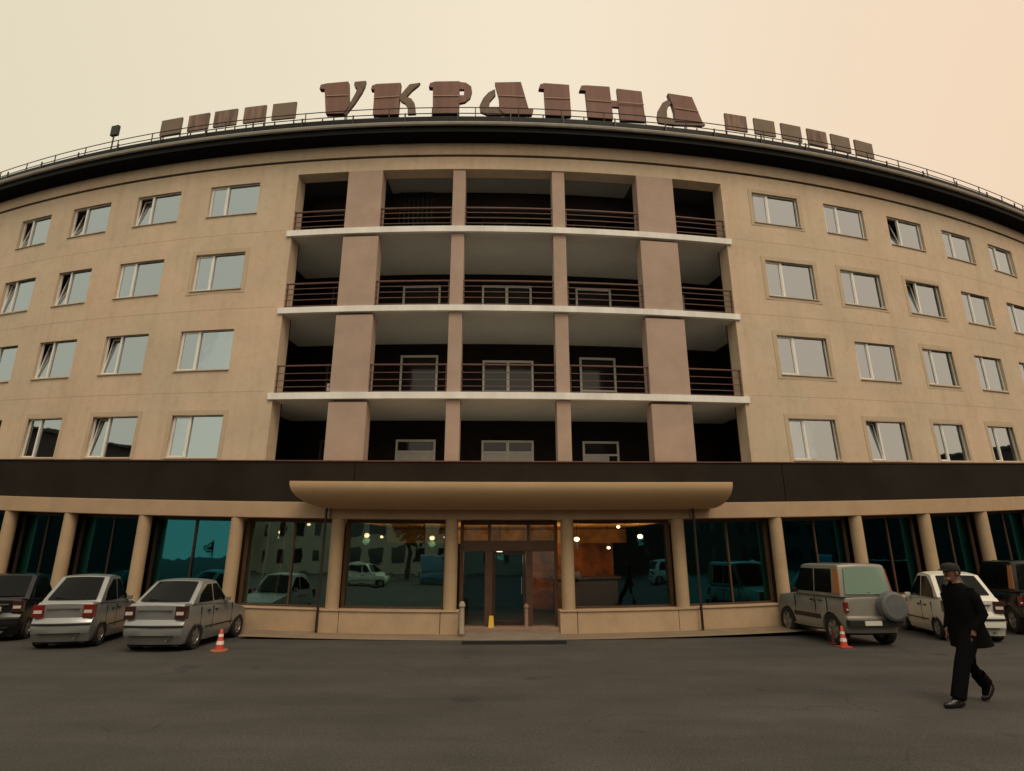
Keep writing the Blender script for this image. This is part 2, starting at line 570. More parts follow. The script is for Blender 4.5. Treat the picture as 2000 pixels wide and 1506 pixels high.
# ------------------------------------------------------------------ hotel
hotel = thing('hotel_building', (0, 18.5, 0), 'curved five storey beige hotel with recessed central balconies and dark ground floor band', 'hotel')
XL, XR = -25.0, 27.0
ROWS = {1: (13.32, 12.22), 2: (10.86, 9.63), 3: (8.29, 7.03), 4: (5.64, 4.41)}
WIN = {
    (1, 'L1'): (-9.71, -8.01), (1, 'L2'): (-12.40, -10.77), (1, 'L3'): (-15.04, -13.46), (1, 'L4'): (-17.42, -16.02),
    (1, 'R1'): (7.81, 9.50), (1, 'R2'): (10.48, 12.07), (1, 'R3'): (13.09, 14.64), (1, 'R4'): (15.63, 17.14), (1, 'R5'): (18.09, 19.52),
    (2, 'L1'): (-9.85, -8.18), (2, 'L2'): (-12.59, -10.96), (2, 'L3'): (-15.04, -13.68), (2, 'L4'): (-17.5, -16.05),
    (2, 'R1'): (7.98, 9.72), (2, 'R2'): (10.68, 12.32), (2, 'R3'): (13.32, 14.91), (2, 'R4'): (15.93, 17.38), (2, 'R5'): (18.35, 19.8),
    (3, 'L1'): (-9.94, -8.21), (3, 'L2'): (-12.57, -11.03), (3, 'L3'): (-15.16, -13.66), (3, 'L4'): (-17.5, -16.1),
    (3, 'R1'): (8.04, 9.80), (3, 'R2'): (10.80, 12.36), (3, 'R3'): (13.46, 14.86), (3, 'R4'): (15.86, 17.23), (3, 'R5'): (18.2, 19.6),
    (4, 'L1'): (-9.79, -8.17), (4, 'L2'): (-12.48, -10.89), (4, 'L3'): (-14.95, -13.56), (4, 'L4'): (-17.4, -16.0),
    (4, 'R1'): (8.07, 9.67), (4, 'R2'): (10.70, 12.24), (4, 'R3'): (13.29, 14.63), (4, 'R4'): (15.68, 17.04), (4, 'R5'): (18.0, 19.4),
}
RX = 6.76            # half width of the balcony recess
Z_FT = 4.33          # top of the dark band
Z_TOP = 14.41        # top of the wall under the eaves
RT = 13.49           # top of the recess
DEP = 0.075           # window reveal depth

wall = MB()


def wpatch(X0, X1, z0, z1, step=0.5):
    n = max(1, int(math.ceil((X1 - X0) / step)))
    nz = max(1, int(math.ceil((z1 - z0) / 1.3)))
    vs = []
    for j in range(nz + 1):
        for i in range(n + 1):
            vs.append(P(X0 + (X1 - X0) * i / n, z0 + (z1 - z0) * j / nz))
    fs = [(j * (n + 1) + i, j * (n + 1) + i + 1, (j + 1) * (n + 1) + i + 1, (j + 1) * (n + 1) + i) for j in range(nz) for i in range(n)]
    wall.add(vs, fs)


zs = [Z_FT - 0.06] + [v for r in (4, 3, 2, 1) for v in (ROWS[r][1], ROWS[r][0])] + [13.935]
for side, (a, b) in (('L', (XL, -RX)), ('R', (RX, XR))):
    for i in range(0, len(zs), 2):
        wpatch(a, b, zs[i], zs[i + 1])
    for r in (1, 2, 3, 4):
        z1, z0 = ROWS[r]
        xs = [a]
        for k in sorted([k for k in WIN if k[0] == r and k[1][0] == side], key=lambda k: WIN[k][0]):
            xs += list(WIN[k])
            x0, x1 = WIN[k]
            for (p, q) in (((x0, z0), (x1, z0)), ((x1, z0), (x1, z1)), ((x1, z1), (x0, z1)), ((x0, z1), (x0, z0))):
                wall.quad(P(*p), P(*q), P(*q, -DEP - 0.1), P(*p, -DEP - 0.1))
        xs.append(b)
        for i in range(0, len(xs), 2):
            wpatch(xs[i], xs[i + 1], z0, z1)
# over the recess, and the recess edges
wpatch(-RX, RX, RT, 13.935)
wall.fbox(-RX, RX, RT, RT + 0.3, -0.45, -0.002)
for s in (-1, 1):
    wall.quad(P(s * RX, Z_FT - .06), P(s * RX, RT), P(s * RX, RT, -0.5), P(s * RX, Z_FT - .06, -0.5))
# shadow groove under the frieze: the frieze stands 3 cm proud
part('wall', wall, M['stucco'], hotel)
fr = MB()
fr.fbox(XL, XR, 14.0, Z_TOP, -0.2, 0.035)
part('frieze', fr, M['stucco'], hotel)
for z in (11.52, 8.95, 6.33):
    for a, b in ((XL, -RX - .25), (RX + .25, XR)):
        mb = MB()
        mb.fbox(a, b, z - .006, z + .006, -0.02, 0.003)
        part('render_joint', mb, M['joint'], hotel)
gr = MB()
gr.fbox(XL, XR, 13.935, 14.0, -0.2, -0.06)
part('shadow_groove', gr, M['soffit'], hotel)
for a, b in ((XL, -RX - 1.12), (RX + 1.12, XR)):
    bk = MB()
    n = 30
    for i in range(n):
        X0, X1 = a + (b - a) * i / n, a + (b - a) * (i + 1) / n
        bk.quad(P(X0, 4.2, -1.6), P(X1, 4.2, -1.6), P(X1, 14.3, -1.6), P(X0, 14.3, -1.6))  # dark sheet standing in for the unlit rooms behind the windows
    part('room_backing', bk, M['room'], hotel)

# ---- room windows (one mesh set, shared and scaled)
W0, H0 = 1.6, 1.2
SPL = -W0 / 2 + W0 * 0.34


def ring(mb, x0, x1, z0, z1, t, y0, y1, mi=0):
    mb.box(x0, x1, y0, y1, z0, z0 + t, mi)
    mb.box(x0, x1, y0, y1, z1 - t, z1, mi)
    mb.box(x0, x0 + t, y0, y1, z0 + t, z1 - t, mi)
    mb.box(x1 - t, x1, y0, y1, z0 + t, z1 - t, mi)


mb = MB()
ring(mb, -W0 / 2 + .002, W0 / 2 - .002, -H0 / 2 + .002, H0 / 2 - .002, 0.028, 0.0, 0.05)
mb.box(SPL - .034, SPL + .034, -0.016, 0.045, -H0 / 2 + .037, H0 / 2 - .037)
me_frame = mb.mesh('window_frame', M['white'])
mb = MB()
mb.box(SPL + .03, W0 / 2 - .037, 0.028, 0.034, -H0 / 2 + .037, H0 / 2 - .037)
me_pane = mb.mesh('pane', M['winglass'])
mb = MB()      # sash, origin at its bottom edge so that it can tilt inward
sw, sh = (SPL - .03) - (-W0 / 2 + .037), H0 - .078
ring(mb, -sw / 2, sw / 2, 0, sh, 0.03, 0.0, 0.045, 0)
mb.box(-sw / 2 + .03, sw / 2 - .03, 0.018, 0.024, .03, sh - .03, 1)
me_sash = mb.mesh('sash', [M['white'], M['winglass']])


def curtain_mesh(x0, x1, amp, name, m, n=34):
    c = MB()
    vs, fs = [], []
    ph = random.random() * 6
    for i in range(n + 1):
        x = x0 + (x1 - x0) * i / n
        y = 0.065 + amp * (math.sin(i * 1.7 + ph) + 0.5 * math.sin(i * 0.63 + ph))
        vs += [(x, y, -H0 / 2 - .06), (x, y, H0 / 2 + .06)]
    for i in range(n):
        fs.append((2 * i, 2 * i + 2, 2 * i + 3, 2 * i + 1))
    c.add(vs, fs)
    return c.mesh(name, m, smooth=True)


me_curt = {
    'full': curtain_mesh(-W0 / 2 - .2, W0 / 2 + .2, 0.010, 'curtain', M['curtain']),
    'blind': curtain_mesh(-W0 / 2 - .2, W0 / 2 + .2, 0.002, 'curtain', M['curtain_grey']),
    'folds': curtain_mesh(-W0 / 2 - .2, W0 / 2 + .2, 0.022, 'curtain', M['curtain']),
    'right': curtain_mesh(SPL - .02, W0 / 2 + .2, 0.008, 'curtain', M['curtain']),
    'dark': curtain_mesh(-W0 / 2 - .2, W0 / 2 + .2, 0.016, 'curtain', M['curtain_dark']),
}
mb = MB()
mb.box(-W0 / 2 - .03, W0 / 2 + .03, -DEP - 0.035, 0.0, -H0 / 2 - .03, -H0 / 2 - .004)
me_sill = mb.mesh('sill', M['sill'])
mb = MB()
ring(mb, -W0 / 2 - .13, W0 / 2 + .13, -H0 / 2 - .13, H0 / 2 + .13, 0.13, -DEP - 0.004, -DEP + 0.02)
me_surround = mb.mesh('surround', M['surround'])

OPEN = {(1, 'L2'): 8, (1, 'L3'): 12, (1, 'L4'): 10, (2, 'L3'): 11, (2, 'L4'): 5, (3, 'L2'): 7, (3, 'L3'): 9, (4, 'L2'): 6, (1, 'R3'): 13, (2, 'R3'): 7,
        (4, 'R2'): 6, (4, 'R1'): 0.01}
CURT = {(4, 'L3'): 'dark', (4, 'L1'): 'blind', (2, 'R4'): 'blind', (3, 'R2'): 'blind', (3, 'R3'): 'folds', (3, 'R4'): 'blind', (1, 'R1'): 'folds',
        (4, 'R3'): 'folds', (4, 'R4'): 'blind', (3, 'L4'): 'blind', (1, 'R2'): 'blind'}
SURR = {(2, 'L1'), (4, 'L1'), (4, 'L2'), (4, 'L3'), (2, 'R1'), (2, 'R2'), (2, 'R3'), (3, 'R3'), (3, 'R1'), (4, 'R1'), (4, 'R2'), (4, 'R3'), (4, 'R4'), (1, 'R1')}
for k, (x0, x1) in WIN.items():
    z1, z0 = ROWS[k[0]]
    mt = frame_at((x0 + x1) / 2, (z0 + z1) / 2, -DEP)
    sx, sz = (x1 - x0) / W0, (z1 - z0) / H0
    w = link('window', me_frame, hotel, True, mt @ Matrix.Diagonal((sx, 1, sz, 1)))
    link('pane', me_pane, w)
    tilt = OPEN.get(k, 0)
    s = link('sash', me_sash, w)
    s.location = ((SPL - .03 - W0 / 2 + .037) / 2, 0.004, -H0 / 2 + .039)
    if tilt > 1:
        s.rotation_euler = (R(-tilt), 0, 0)
        w['label'] = 'window with its narrow left sash tilted open'
    link('curtain', me_curt['right' if tilt else CURT.get(k, random.choice(['full', 'full', 'blind']))], w)
    link('sill', me_sill, w)
    if k in SURR:
        link('surround', me_surround, w)

# ---- recessed balconies
SL = [(6.07, 6.26), (8.70, 8.88), (11.27, 11.46)]
RD = 2.8
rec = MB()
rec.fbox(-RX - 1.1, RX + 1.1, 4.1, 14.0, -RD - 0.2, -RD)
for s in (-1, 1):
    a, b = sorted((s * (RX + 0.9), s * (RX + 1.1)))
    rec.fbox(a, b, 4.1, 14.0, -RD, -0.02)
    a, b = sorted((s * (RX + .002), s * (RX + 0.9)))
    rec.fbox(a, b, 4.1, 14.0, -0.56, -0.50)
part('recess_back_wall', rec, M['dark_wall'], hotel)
for (z0, z1) in SL:
    sb = MB()
    sb.fbox(-RX - 0.13, RX + 0.13, z0, z1, -0.06, 0.06)
    o = part('balcony_slab', sb, M['slab'], hotel)
    sc = MB()
    sc.fbox(-RX + .003, RX - .003, z0 + 0.012, z1 - 0.01, -0.56, -0.062)
    sc.fbox(-RX - .89, RX + .89, z0 + 0.012, z1 - 0.01, -RD + .002, -0.562)
    part('balcony_ceiling', sc, M['ceiling'], hotel)
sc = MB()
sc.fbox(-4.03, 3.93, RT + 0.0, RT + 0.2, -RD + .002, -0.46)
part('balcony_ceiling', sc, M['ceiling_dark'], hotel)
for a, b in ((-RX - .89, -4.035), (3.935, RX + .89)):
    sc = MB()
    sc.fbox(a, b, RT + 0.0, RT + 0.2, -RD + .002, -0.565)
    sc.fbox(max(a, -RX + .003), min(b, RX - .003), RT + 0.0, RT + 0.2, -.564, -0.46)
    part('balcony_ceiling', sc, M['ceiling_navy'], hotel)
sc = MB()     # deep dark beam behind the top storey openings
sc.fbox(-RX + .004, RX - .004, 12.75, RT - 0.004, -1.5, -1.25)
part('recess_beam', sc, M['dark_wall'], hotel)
fl = MB()
fl.fbox(-RX + .003, RX - .003, 4.1, 4.3, -RD + .002, -0.05)
part('balcony_floor', fl, M['ceiling'], hotel)
# piers between the bays, storey by storey
lev = [(Z_FT - 0.05, SL[0][0]), (SL[0][1], SL[1][0]), (SL[1][1], SL[2][0]), (SL[2][1], RT)]
BAYX = {'wl': (-5.12, -4.03), 'nl': (-1.83, -1.44), 'nr': (1.25, 1.64), 'wr': (3.93, 5.12)}
for i, (z0, z1) in enumerate(lev):
    for k, (a, b) in BAYX.items():
        wide = k[0] == 'w'
        pm = MB()
        gap = 0.09 if (wide and i < 3) else 0.0
        pm.fbox(a, b, z0 - 0.0, z1 - gap, -0.42, 0.012 if wide else -0.035, 0.6)
        if gap:
            pm.fbox(a + 0.06, b - 0.06, z1 - gap, z1 - .001, -0.40, -0.12, 0.6)
        part('balcony_pier', pm, M['pier'], hotel, bevel=0.012)
# railings: a frame part per bay, rails as sub-parts
bays = [(-RX, -5.12), (-4.03, -1.83), (-1.44, 1.25), (1.64, 3.93), (5.12, RX)]
for fi, zt in enumerate((None, (7.10, 6.86, 6.65, 6.46, 6.31), (9.70, 9.52, 9.34, 9.16, 8.96), (12.16, 11.98, 11.80, 11.62))):
    if zt is None:
        continue
    for bi, (a, b) in enumerate(bays):
        floor = SL[fi - 1][1]
        base = MB()
        base.fbox(a + .002, b - .002, floor + .002, floor + .03, -0.11, -0.06)
        rl = part('balcony_railing', base, M['rail'], hotel)
        for X in (a + .03, b - .03):
            posts = MB()
            posts.fbox(X - .011, X + .011, floor + .03, zt[0] - .017, -0.10, -0.07)
            link('post', posts.mesh('post', M['rail']), rl)
        for ri, z in enumerate(zt):
            mb = MB()
            t = 0.016 if ri == 0 else 0.008
            mb.fbox(a + .002, b - .002, z - t, z + t, -0.068 if ri else -0.11, -0.045 if ri else -0.05)
            rr = link('rail', mb.mesh('rail', M['rail']), rl)

# balcony doors on the back wall: (x0, x1, floor, top, leaves, panel top fraction, dark?)
DOORS = [(-3.84, -2.51, 6.28, 8.30, 1, 0.34, 0), (-0.93, 0.86, 6.28, 8.12, 2, 0.42, 0), (2.51, 3.81, 6.28, 8.28, 1, 0.42, 2),
         (-6.5, -6.0, 6.28, 8.05, 1, 0.2, 1), (5.7, 6.5, 6.28, 8.13, 1, 0.2, 1),
         (-3.89, -2.51, 8.9, 10.84, 1, 0.0, 0), (-0.99, 0.82, 8.9, 10.84, 2, 0.0, 0), (2.45, 3.77, 8.9, 10.82, 1, 0.0, 0),
         (-6.55, -5.9, 8.9, 10.89, 1, 0.0, 1), (5.95, 6.6, 8.9, 10.78, 1, 0.0, 0),
         (-3.85, -2.49, 4.31, 5.45, 1, 0.66, 0), (-0.93, 0.84, 4.31, 5.43, 2, 0.66, 0), (2.52, 3.78, 4.31, 5.42, 1, 0.60, 2),
         (-6.5, -5.9, 4.31, 5.43, 1, 0.0, 1), (5.9, 6.55, 4.31, 5.39, 1, 0.0, 1),
         (-3.67, -2.47, 11.48, 13.62 - .2, 1, 0.0, 1), (-1.06, 0.77, 11.48, 13.40, 2, 0.0, 1), (2.44, 3.69, 11.48, 13.42, 2, 0.0, 1)]
for (x0, x1, z0, z1, nl, pf, dk) in DOORS:
    fm, gm, pm = MB(), MB(), MB()
    oo = -RD + 0.05
    fm.fbox(x0, x1, z1 - .07, z1, -RD, oo)
    fm.fbox(x0, x0 + .07, z0, z1 - .07, -RD, oo)
    fm.fbox(x1 - .07, x1, z0, z1 - .07, -RD, oo)
    if nl == 2:
        xm = (x0 + x1) / 2
        fm.fbox(xm - .05, xm + .05, z0, z1 - .07, -RD, oo)
    zp = z0 + (z1 - z0) * pf
    if pf:
        fm.fbox(x0 + .07, x1 - .07, zp - .03, zp + .03, -RD, oo - .006)
    d = part('balcony_door', fm, M['doorframe'] if dk == 1 else M['white'], hotel)
    gm.fbox(x0 + .07, x1 - .07, zp + .03 if pf else z0, z1 - .07, -RD, -RD + .012)
    link('door_pane', gm.mesh('door_pane', M['balcglass']), d)
    if pf:
        xe = x1 - .07 if dk != 2 else x0 + (x1 - x0) * 0.72
        pm.fbox(x0 + .07, xe, z0, zp - .03, -RD, -RD + .03)
        if xe < x1 - .1:
            gm2 = MB()
            gm2.fbox(xe, x1 - .07, z0, zp - .03, -RD, -RD + .012)
            link('door_pane', gm2.mesh('door_pane', M['balcglass']), d)
        link('door_panel', pm.mesh('door_panel', M['doorgrey']), d)
mb = MB()     # orange curtain in the lowest balcony at the left, barred window in the top storey
mb.fbox(-5.75, -5.3, 4.31, 5.4, -RD + .02, -RD + .06)
part('orange_curtain', mb, M['orange_curtain'], hotel)
mb = MB()
for i in range(8):
    x = -3.75 + i * 0.155
    mb.fbox(x - .012, x + .012, 12.35, 13.44, -1.22, -1.19)
mb.fbox(-3.78, -2.62, 13.42, 13.46, -1.23, -1.185)
part('window_bars', mb, M['black'], hotel)
# white box on the third floor balcony
mb = MB()
mb.fbox(-5.34, -5.17, 6.27, 6.62, -0.5, -0.3)
wb = thing('storage_box', P(-5.25, 6.265, -0.4), 'small pale box on the left balcony beside the wide pier, third floor', 'box')
part('box_body', mb, M['plate'], wb, bevel=0.012)

# ---- eaves, gutter, roof edge
ev = MB()
ev.fprofile(XL, XR, [(-1.0, 14.412), (0.50, 14.412), (0.50, 14.60), (-1.0, 14.60)])
part('soffit', ev, M['soffit'], hotel)
ev = MB()
ev.fprofile(XL, XR, [(0.502, 14.44), (0.545, 14.44), (0.545, 14.66), (0.502, 14.66)])
part('eaves_board', ev, M['roofmetal'], hotel)
ev = MB()
ev.fprofile(XL, XR, [(0.55, 14.66), (0.60, 14.61), (0.66, 14.62), (0.685, 14.68), (0.675, 14.70), (0.655, 14.66), (0.60, 14.65), (0.56, 14.68)])
part('gutter', ev, M['gutter'], hotel, smooth=True)
ev = MB()
ev.fprofile(XL, XR, [(0.52, 14.665), (0.50, 14.665), (0.42, 15.00), (0.42, 15.04), (0.49, 15.04), (0.50, 15.00)])
ev.fprofile(XL, XR, [(0.415, 14.90), (0.415, 15.04), (0.30, 15.10), (-6.0, 15.10), (-6.0, 14.90)])
part('roof', ev, M['roofmetal'], hotel)
for i in range(26):       # gutter brackets
    X = -19.5 + i * 1.62
    mb = MB()
    mb.fbox(X - .02, X + .02, 14.60, 15.12, 0.53, 0.56)
    part('gutter_bracket', mb, M['black'], hotel)
mb = MB()
vx = -14.40
mb.tube([P(vx, 15.1, -0.3), P(vx, 16.45, -0.3)], 0.025, 8)
mb.fbox(vx - .15, vx + .15, 16.42, 16.82, -0.36, -0.26)
part('vent_pipe', mb, M['black'], hotel)

# ---- ground floor
mb = MB()
mb.fbox(XL, XR, 3.22, Z_FT - .03, -0.3, 0.10)
fas = part('fascia', mb, M['fascia'], hotel)
mb = MB()
mb.fbox(XL, XR, Z_FT - .03, Z_FT + 0.0, -0.3, 0.13)
part('fascia_cap', mb, M['rail'], hotel)
for X in (-4.2, 7.6):
    mb = MB()
    mb.fbox(X - .012, X + .012, 3.23, Z_FT - .035, 0.101, 0.104)
    link('panel_joint', mb.mesh('panel_joint', M['soffit']), fas)
for a, b in ((XL, -4.75), (-4.75, 4.75), (4.75, XR)):
    mb = MB()
    mid = a == -4.75
    mb.fbox(a + .004, b - .004, 2.80, 3.215, -0.3, 0.12 if mid else 0.16)
    part('band', mb, M['band'], hotel, bevel=0.015)
COLX = [-22.4, -19.8, -17.25, -14.71, -12.53, -10.09, -7.35, -4.57, -1.57, 1.44, 4.43, 7.27, 9.81, 12.24, 14.54, 17.1, 19.7, 22.3]
for X in COLX:
    z0 = 0.575
    mb = MB()
    c = P(X, z0, -0.02)
    top = 2.799 + warp(X, 2.8)
    mb.lathe([(0.001, 0), (0.17, 0), (0.17, top - c[2]), (0.001, top - c[2])], c, 20)
    part('column', mb, M['column'], hotel, smooth=True)
PLX = [-25, -22.4, -19.8, -17.25, -14.71, -12.53, -10.09, -7.35, -4.86, -4.30, -1.78, -1.33]
PLX2 = [1.18, 1.62, 4.2, 4.72, 7.27, 9.81, 12.24, 14.54, 17.1, 19.7, 22.3, 27]
for lst in (PLX, PLX2):
    for a, b in zip(lst[:-1], lst[1:]):
        mb = MB()
        mid = -5 < a and b < 5
        mb.fbox(a + .008, b - .008, -0.4, 0.545, -0.3, 0.22 if mid else 0.10)
        mb.fbox(a + .002, b - .002, 0.545, 0.575, -0.3, 0.25 if mid else 0.13)
        part('plinth_panel', mb, M['plinth'], hotel, bevel=0.01)
for X in (-4.80, 4.76):
    mb = MB()
    mb.tube([P(X, 0.05, 0.31), P(X, 2.7, 0.31), P(X, 2.95, 0.31), P(X, 3.2, 0.22)], 0.034, 10)
    part('downpipe', mb, M['pipe'], hotel, smooth=True)

# shop windows in the bays
GO = -0.30
for a, b in zip(COLX[:-1], COLX[1:]):
    if -1.6 < a < 1.0:
        continue
    x0, x1 = a + 0.13, b - 0.13
    mid = abs((a + b) / 2) < 5
    z0, z1 = 0.575, 2.80
    t = 0.09
    mb = MB()
    mb.fbox(x0, x1, z1 - t, z1, GO - .06, GO + .03)
    mb.fbox(x0, x1, z0, z0 + 0.05, GO - .06, GO + .03)
    mb.fbox(x0, x0 + t, z0 + .05, z1 - t, GO - .06, GO + .03)
    mb.fbox(x1 - t, x1, z0 + .05, z1 - t, GO - .06, GO + .03)
    mull = None
    if not mid:
        mull = (x0 + x1) / 2 + (0.0 if a < -8 else 0.1)
        mb.fbox(mull - .022, mull + .022, z0 + .05, z1 - t, GO - .06, GO + .03)
    f = part('shop_window', mb, M['doorframe'] if (mid or a > 4 or -7.4 < a < -7) else M['frame'], hotel)
    gm = MB()
    spans = [(x0 + t, x1 - t)] if mull is None else [(x0 + t, mull - .022), (mull + .022, x1 - t)]
    for (u, v) in spans:
        gm = MB()
        gm.fbox(u, v, z0 + .05, z1 - t, GO - .02, GO - .012, 0.6)
        link('pane', gm.mesh('pane', M['paleglass'] if -7.4 < a < -4 else M['lobbyglass'] if mid else M['shopglass']), f)
# curtains hung inside the fourth bay
for (u, v) in ((-6.95, -6.75), (-6.45, -6.28)):
    cm = MB()
    vs, fs = [], []
    for i in range(13):
        x = u + (v - u) * i / 12
        o = -0.62 + 0.03 * math.sin(i * 1.9)
        vs += [P(x - 0.10, 0.75, o), P(x, 1.9, o), P(x, 2.75, o)]
    for i in range(12):
        for j in range(2):
            fs.append((3 * i + j, 3 * i + 3 + j, 3 * i + 4 + j, 3 * i + 1 + j))
    cm.add(vs, fs)
    part('lobby_curtain', cm, M['curtain'], hotel, smooth=True)

# entrance: transom lights, side lights and a door in brown frames
EX0, EX1 = -1.36, 1.22
mb = MB()
eo0, eo1 = -0.36, -0.26
mb.fbox(EX0, EX1, 2.68, 2.80, eo0, eo1)
mb.fbox(EX0, EX1, 2.0, 2.28, eo0, eo1)
for X, w_ in ((EX0 + .05, .05), (-0.60, .10), (0.46, .09), (EX1 - .05, .05)):
    mb.fbox(X - w_, X + w_, 0.18, 2.0, eo0 + .002, eo1 - .002)
for X in (EX0 + .04, -0.59, 0.45, EX1 - .04):
    mb.fbox(X - .045, X + .045, 2.28, 2.68, eo0 + .002, eo1 - .002)
ent = part('entrance', mb, M['doorframe'], hotel, bevel=0.008)
for (u, v, z0, z1) in ((EX0 + .1, -0.70, 0.18, 2.0), (0.55, EX1 - .1, 0.18, 2.0), (EX0 + .085, -0.635, 2.28, 2.68), (-0.545, 0.405, 2.28, 2.68),
                       (0.495, EX1 - .085, 2.28, 2.68)):
    gm = MB()
    gm.fbox(u, v, z0, z1, -0.32, -0.312, 0.6)
    link('entrance_pane', gm.mesh('entrance_pane', M['lobbyglass']), ent)
mb = MB()
x0, x1 = -0.495, 0.365
for (u, v, z0, z1) in ((x0, x1, 1.92, 1.995), (x0, x1, 0.19, 0.30), (x0, x0 + .07, .30, 1.92), (x1 - .07, x1, .30, 1.92)):
    mb.fbox(u, v, z0, z1, -0.34, -0.29)
door = part('entrance_door', mb, M['frame'], hotel)
gm = MB()
gm.fbox(x0 + .07, x1 - .07, .30, 1.92, -0.32, -0.312)
link('door_pane', gm.mesh('door_pane', M['lobbyglass']), door)
hm = MB()
hm.tube([P(0.26, 0.95, -0.285), P(0.26, 0.95, -0.23), P(0.26, 1.35, -0.23), P(0.26, 1.35, -0.285)], 0.014, 6)
link('door_handle', hm.mesh('door_handle', M['chrome'], True), door)
mb = MB()
mb.fbox(-1.33, 1.18, -0.2, 0.175, -0.5, 0.16)
part('threshold_step', mb, M['step'], hotel, bevel=0.012)
mb = MB()
mb.fbox(-1.12, 1.12, 0.03, 0.10, 0.16, 1.62)
mb.fbox(-1.10, 1.10, -0.1, 0.03, 0.16, 1.57)
part('landing_step', mb, M['landing'], hotel, bevel=0.012)
mb = MB()
mb.fbox(-1.12, 1.12, 0.001, 0.075, 1.624, 1.66)
part('step_nosing', mb, M['rubber'], hotel)

# canopy: a boat shaped hull hung on the band over the entrance
cn = MB()
NS, NA = 40, 12
vs = []
for i in range(NS + 1):
    u = -1 + 2 * i / NS
    u = math.copysign(1 - (1 - abs(u)) ** 1.35, u)
    for j in range(NA + 1):
        a = j / NA * math.pi / 2
        half_l = 4.55 + 0.86 * math.cos(a) ** 0.75
        half_r = 5.30 + 0.12 * math.cos(a) ** 0.9
        X = u * (half_l if u < 0 else half_r)
        o = 0.14 + 1.12 * math.cos(a) ** 0.9
        z = 3.60 - 0.56 * math.sin(a)
        vs.append(P(X, z, o))
fs = []
for i in range(NS):
    for j in range(NA):
        fs.append((i * (NA + 1) + j, (i + 1) * (NA + 1) + j, (i + 1) * (NA + 1) + j + 1, i * (NA + 1) + j + 1))
cn.add(vs, fs)
top = []
for i in range(NS + 1):
    u = -1 + 2 * i / NS
    u = math.copysign(1 - (1 - abs(u)) ** 1.35, u)
    X = u * (5.41 if u < 0 else 5.42)
    top += [P(X, 3.60, 1.26), P(X, 3.635, 1.262), P(X, 3.635, 0.105)]
cn.add(top, [f for i in range(NS) for f in ((3 * i, 3 * i + 3, 3 * i + 4, 3 * i + 1), (3 * i + 1, 3 * i + 4, 3 * i + 5, 3 * i + 2))])
for i in (0, NS):
    col = vs[i * (NA + 1):(i + 1) * (NA + 1)]
    X = -5.41 if i == 0 else 5.42
    fan = col + [P(X, 3.60, 0.12)]
    cn.add(fan, [tuple(range(len(fan)))])
part('canopy', cn, M['canopy'], hotel, smooth=True, angle=50)

# lobby behind the glass
lb = MB()
lb.fbox(XL, XR, 0.02, 0.10, -7.0, -0.45)
part('lobby_floor', lb, M['dark_floor'], hotel)
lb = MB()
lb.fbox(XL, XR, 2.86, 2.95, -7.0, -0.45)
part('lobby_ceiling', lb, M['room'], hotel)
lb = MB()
lb.fbox(-4.4, 4.6, 2.78, 2.855, -6.0, -0.6)  # ceiling sheet with the amber lamplight in its colour
part('amber_lit_ceiling', lb, M['amber_light'], hotel)
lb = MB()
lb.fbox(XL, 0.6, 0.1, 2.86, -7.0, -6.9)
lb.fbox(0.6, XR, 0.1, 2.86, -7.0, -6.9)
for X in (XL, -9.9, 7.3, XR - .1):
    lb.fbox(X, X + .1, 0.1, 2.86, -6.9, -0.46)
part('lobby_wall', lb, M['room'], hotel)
lb = MB()
lb.fbox(0.7, 4.4, 0.1, 2.30, -6.0, -5.9)
part('orange_lobby_wall', lb, M['orange_wall'], hotel)
lb = MB()
lb.fbox(-4.9, 5.0, 2.30, 2.775, -6.05, -5.9)  # added strip on the back wall, painted as amber light behind the transoms
part('amber_lit_strip', lb, M['amber_light'], hotel)
lb = MB()     # reception desk
lb.fbox(1.7, 3.9, 0.1, 1.15, -4.6, -4.0)
lb.fbox(1.6, 4.0, 1.15, 1.22, -4.7, -3.9)
desk = thing('reception_desk', P(2.8, 0.1, -4.3), 'dark counter standing in the lobby behind the window right of the door', 'desk')
part('desk_body', lb, M['doorframe'], desk)

LAMPS = [(-7.35, 2.50, -2.4, 1), (-6.4, 2.74, -2.3, 0), (-4.55, 2.46, -2.5, 1), (-4.1, 2.42, -2.6, 0), (-2.45, 2.40, -2.5, 1), (-2.05, 2.43, -2.7, 0),
         (-0.30, 2.02, -2.3, 1), (2.15, 2.36, -2.4, 1), (3.22, 2.10, -2.6, 0), (3.45, 2.70, -2.2, 0), (4.25, 2.42, -2.5, 1)]
LNAME = ['lit lamp in the lobby, leftmost, in the window with the pale curtains', 'small lit lamp high up near the dark right half of the curtained window',
         'bright lamp near the left edge of the window left of the door', 'smaller lamp just right of the leftmost one in that window',
         'bright lamp near the right edge of the window left of the door', 'lamp closest to the column left of the door',
         'flat lit lamp seen through the glass door', 'round lamp near the left edge of the window right of the door',
         'lowest lamp, in the middle of the window right of the door', 'highest lamp, near the ceiling in the window right of the door',
         'lamp near the right edge of the window right of the door']
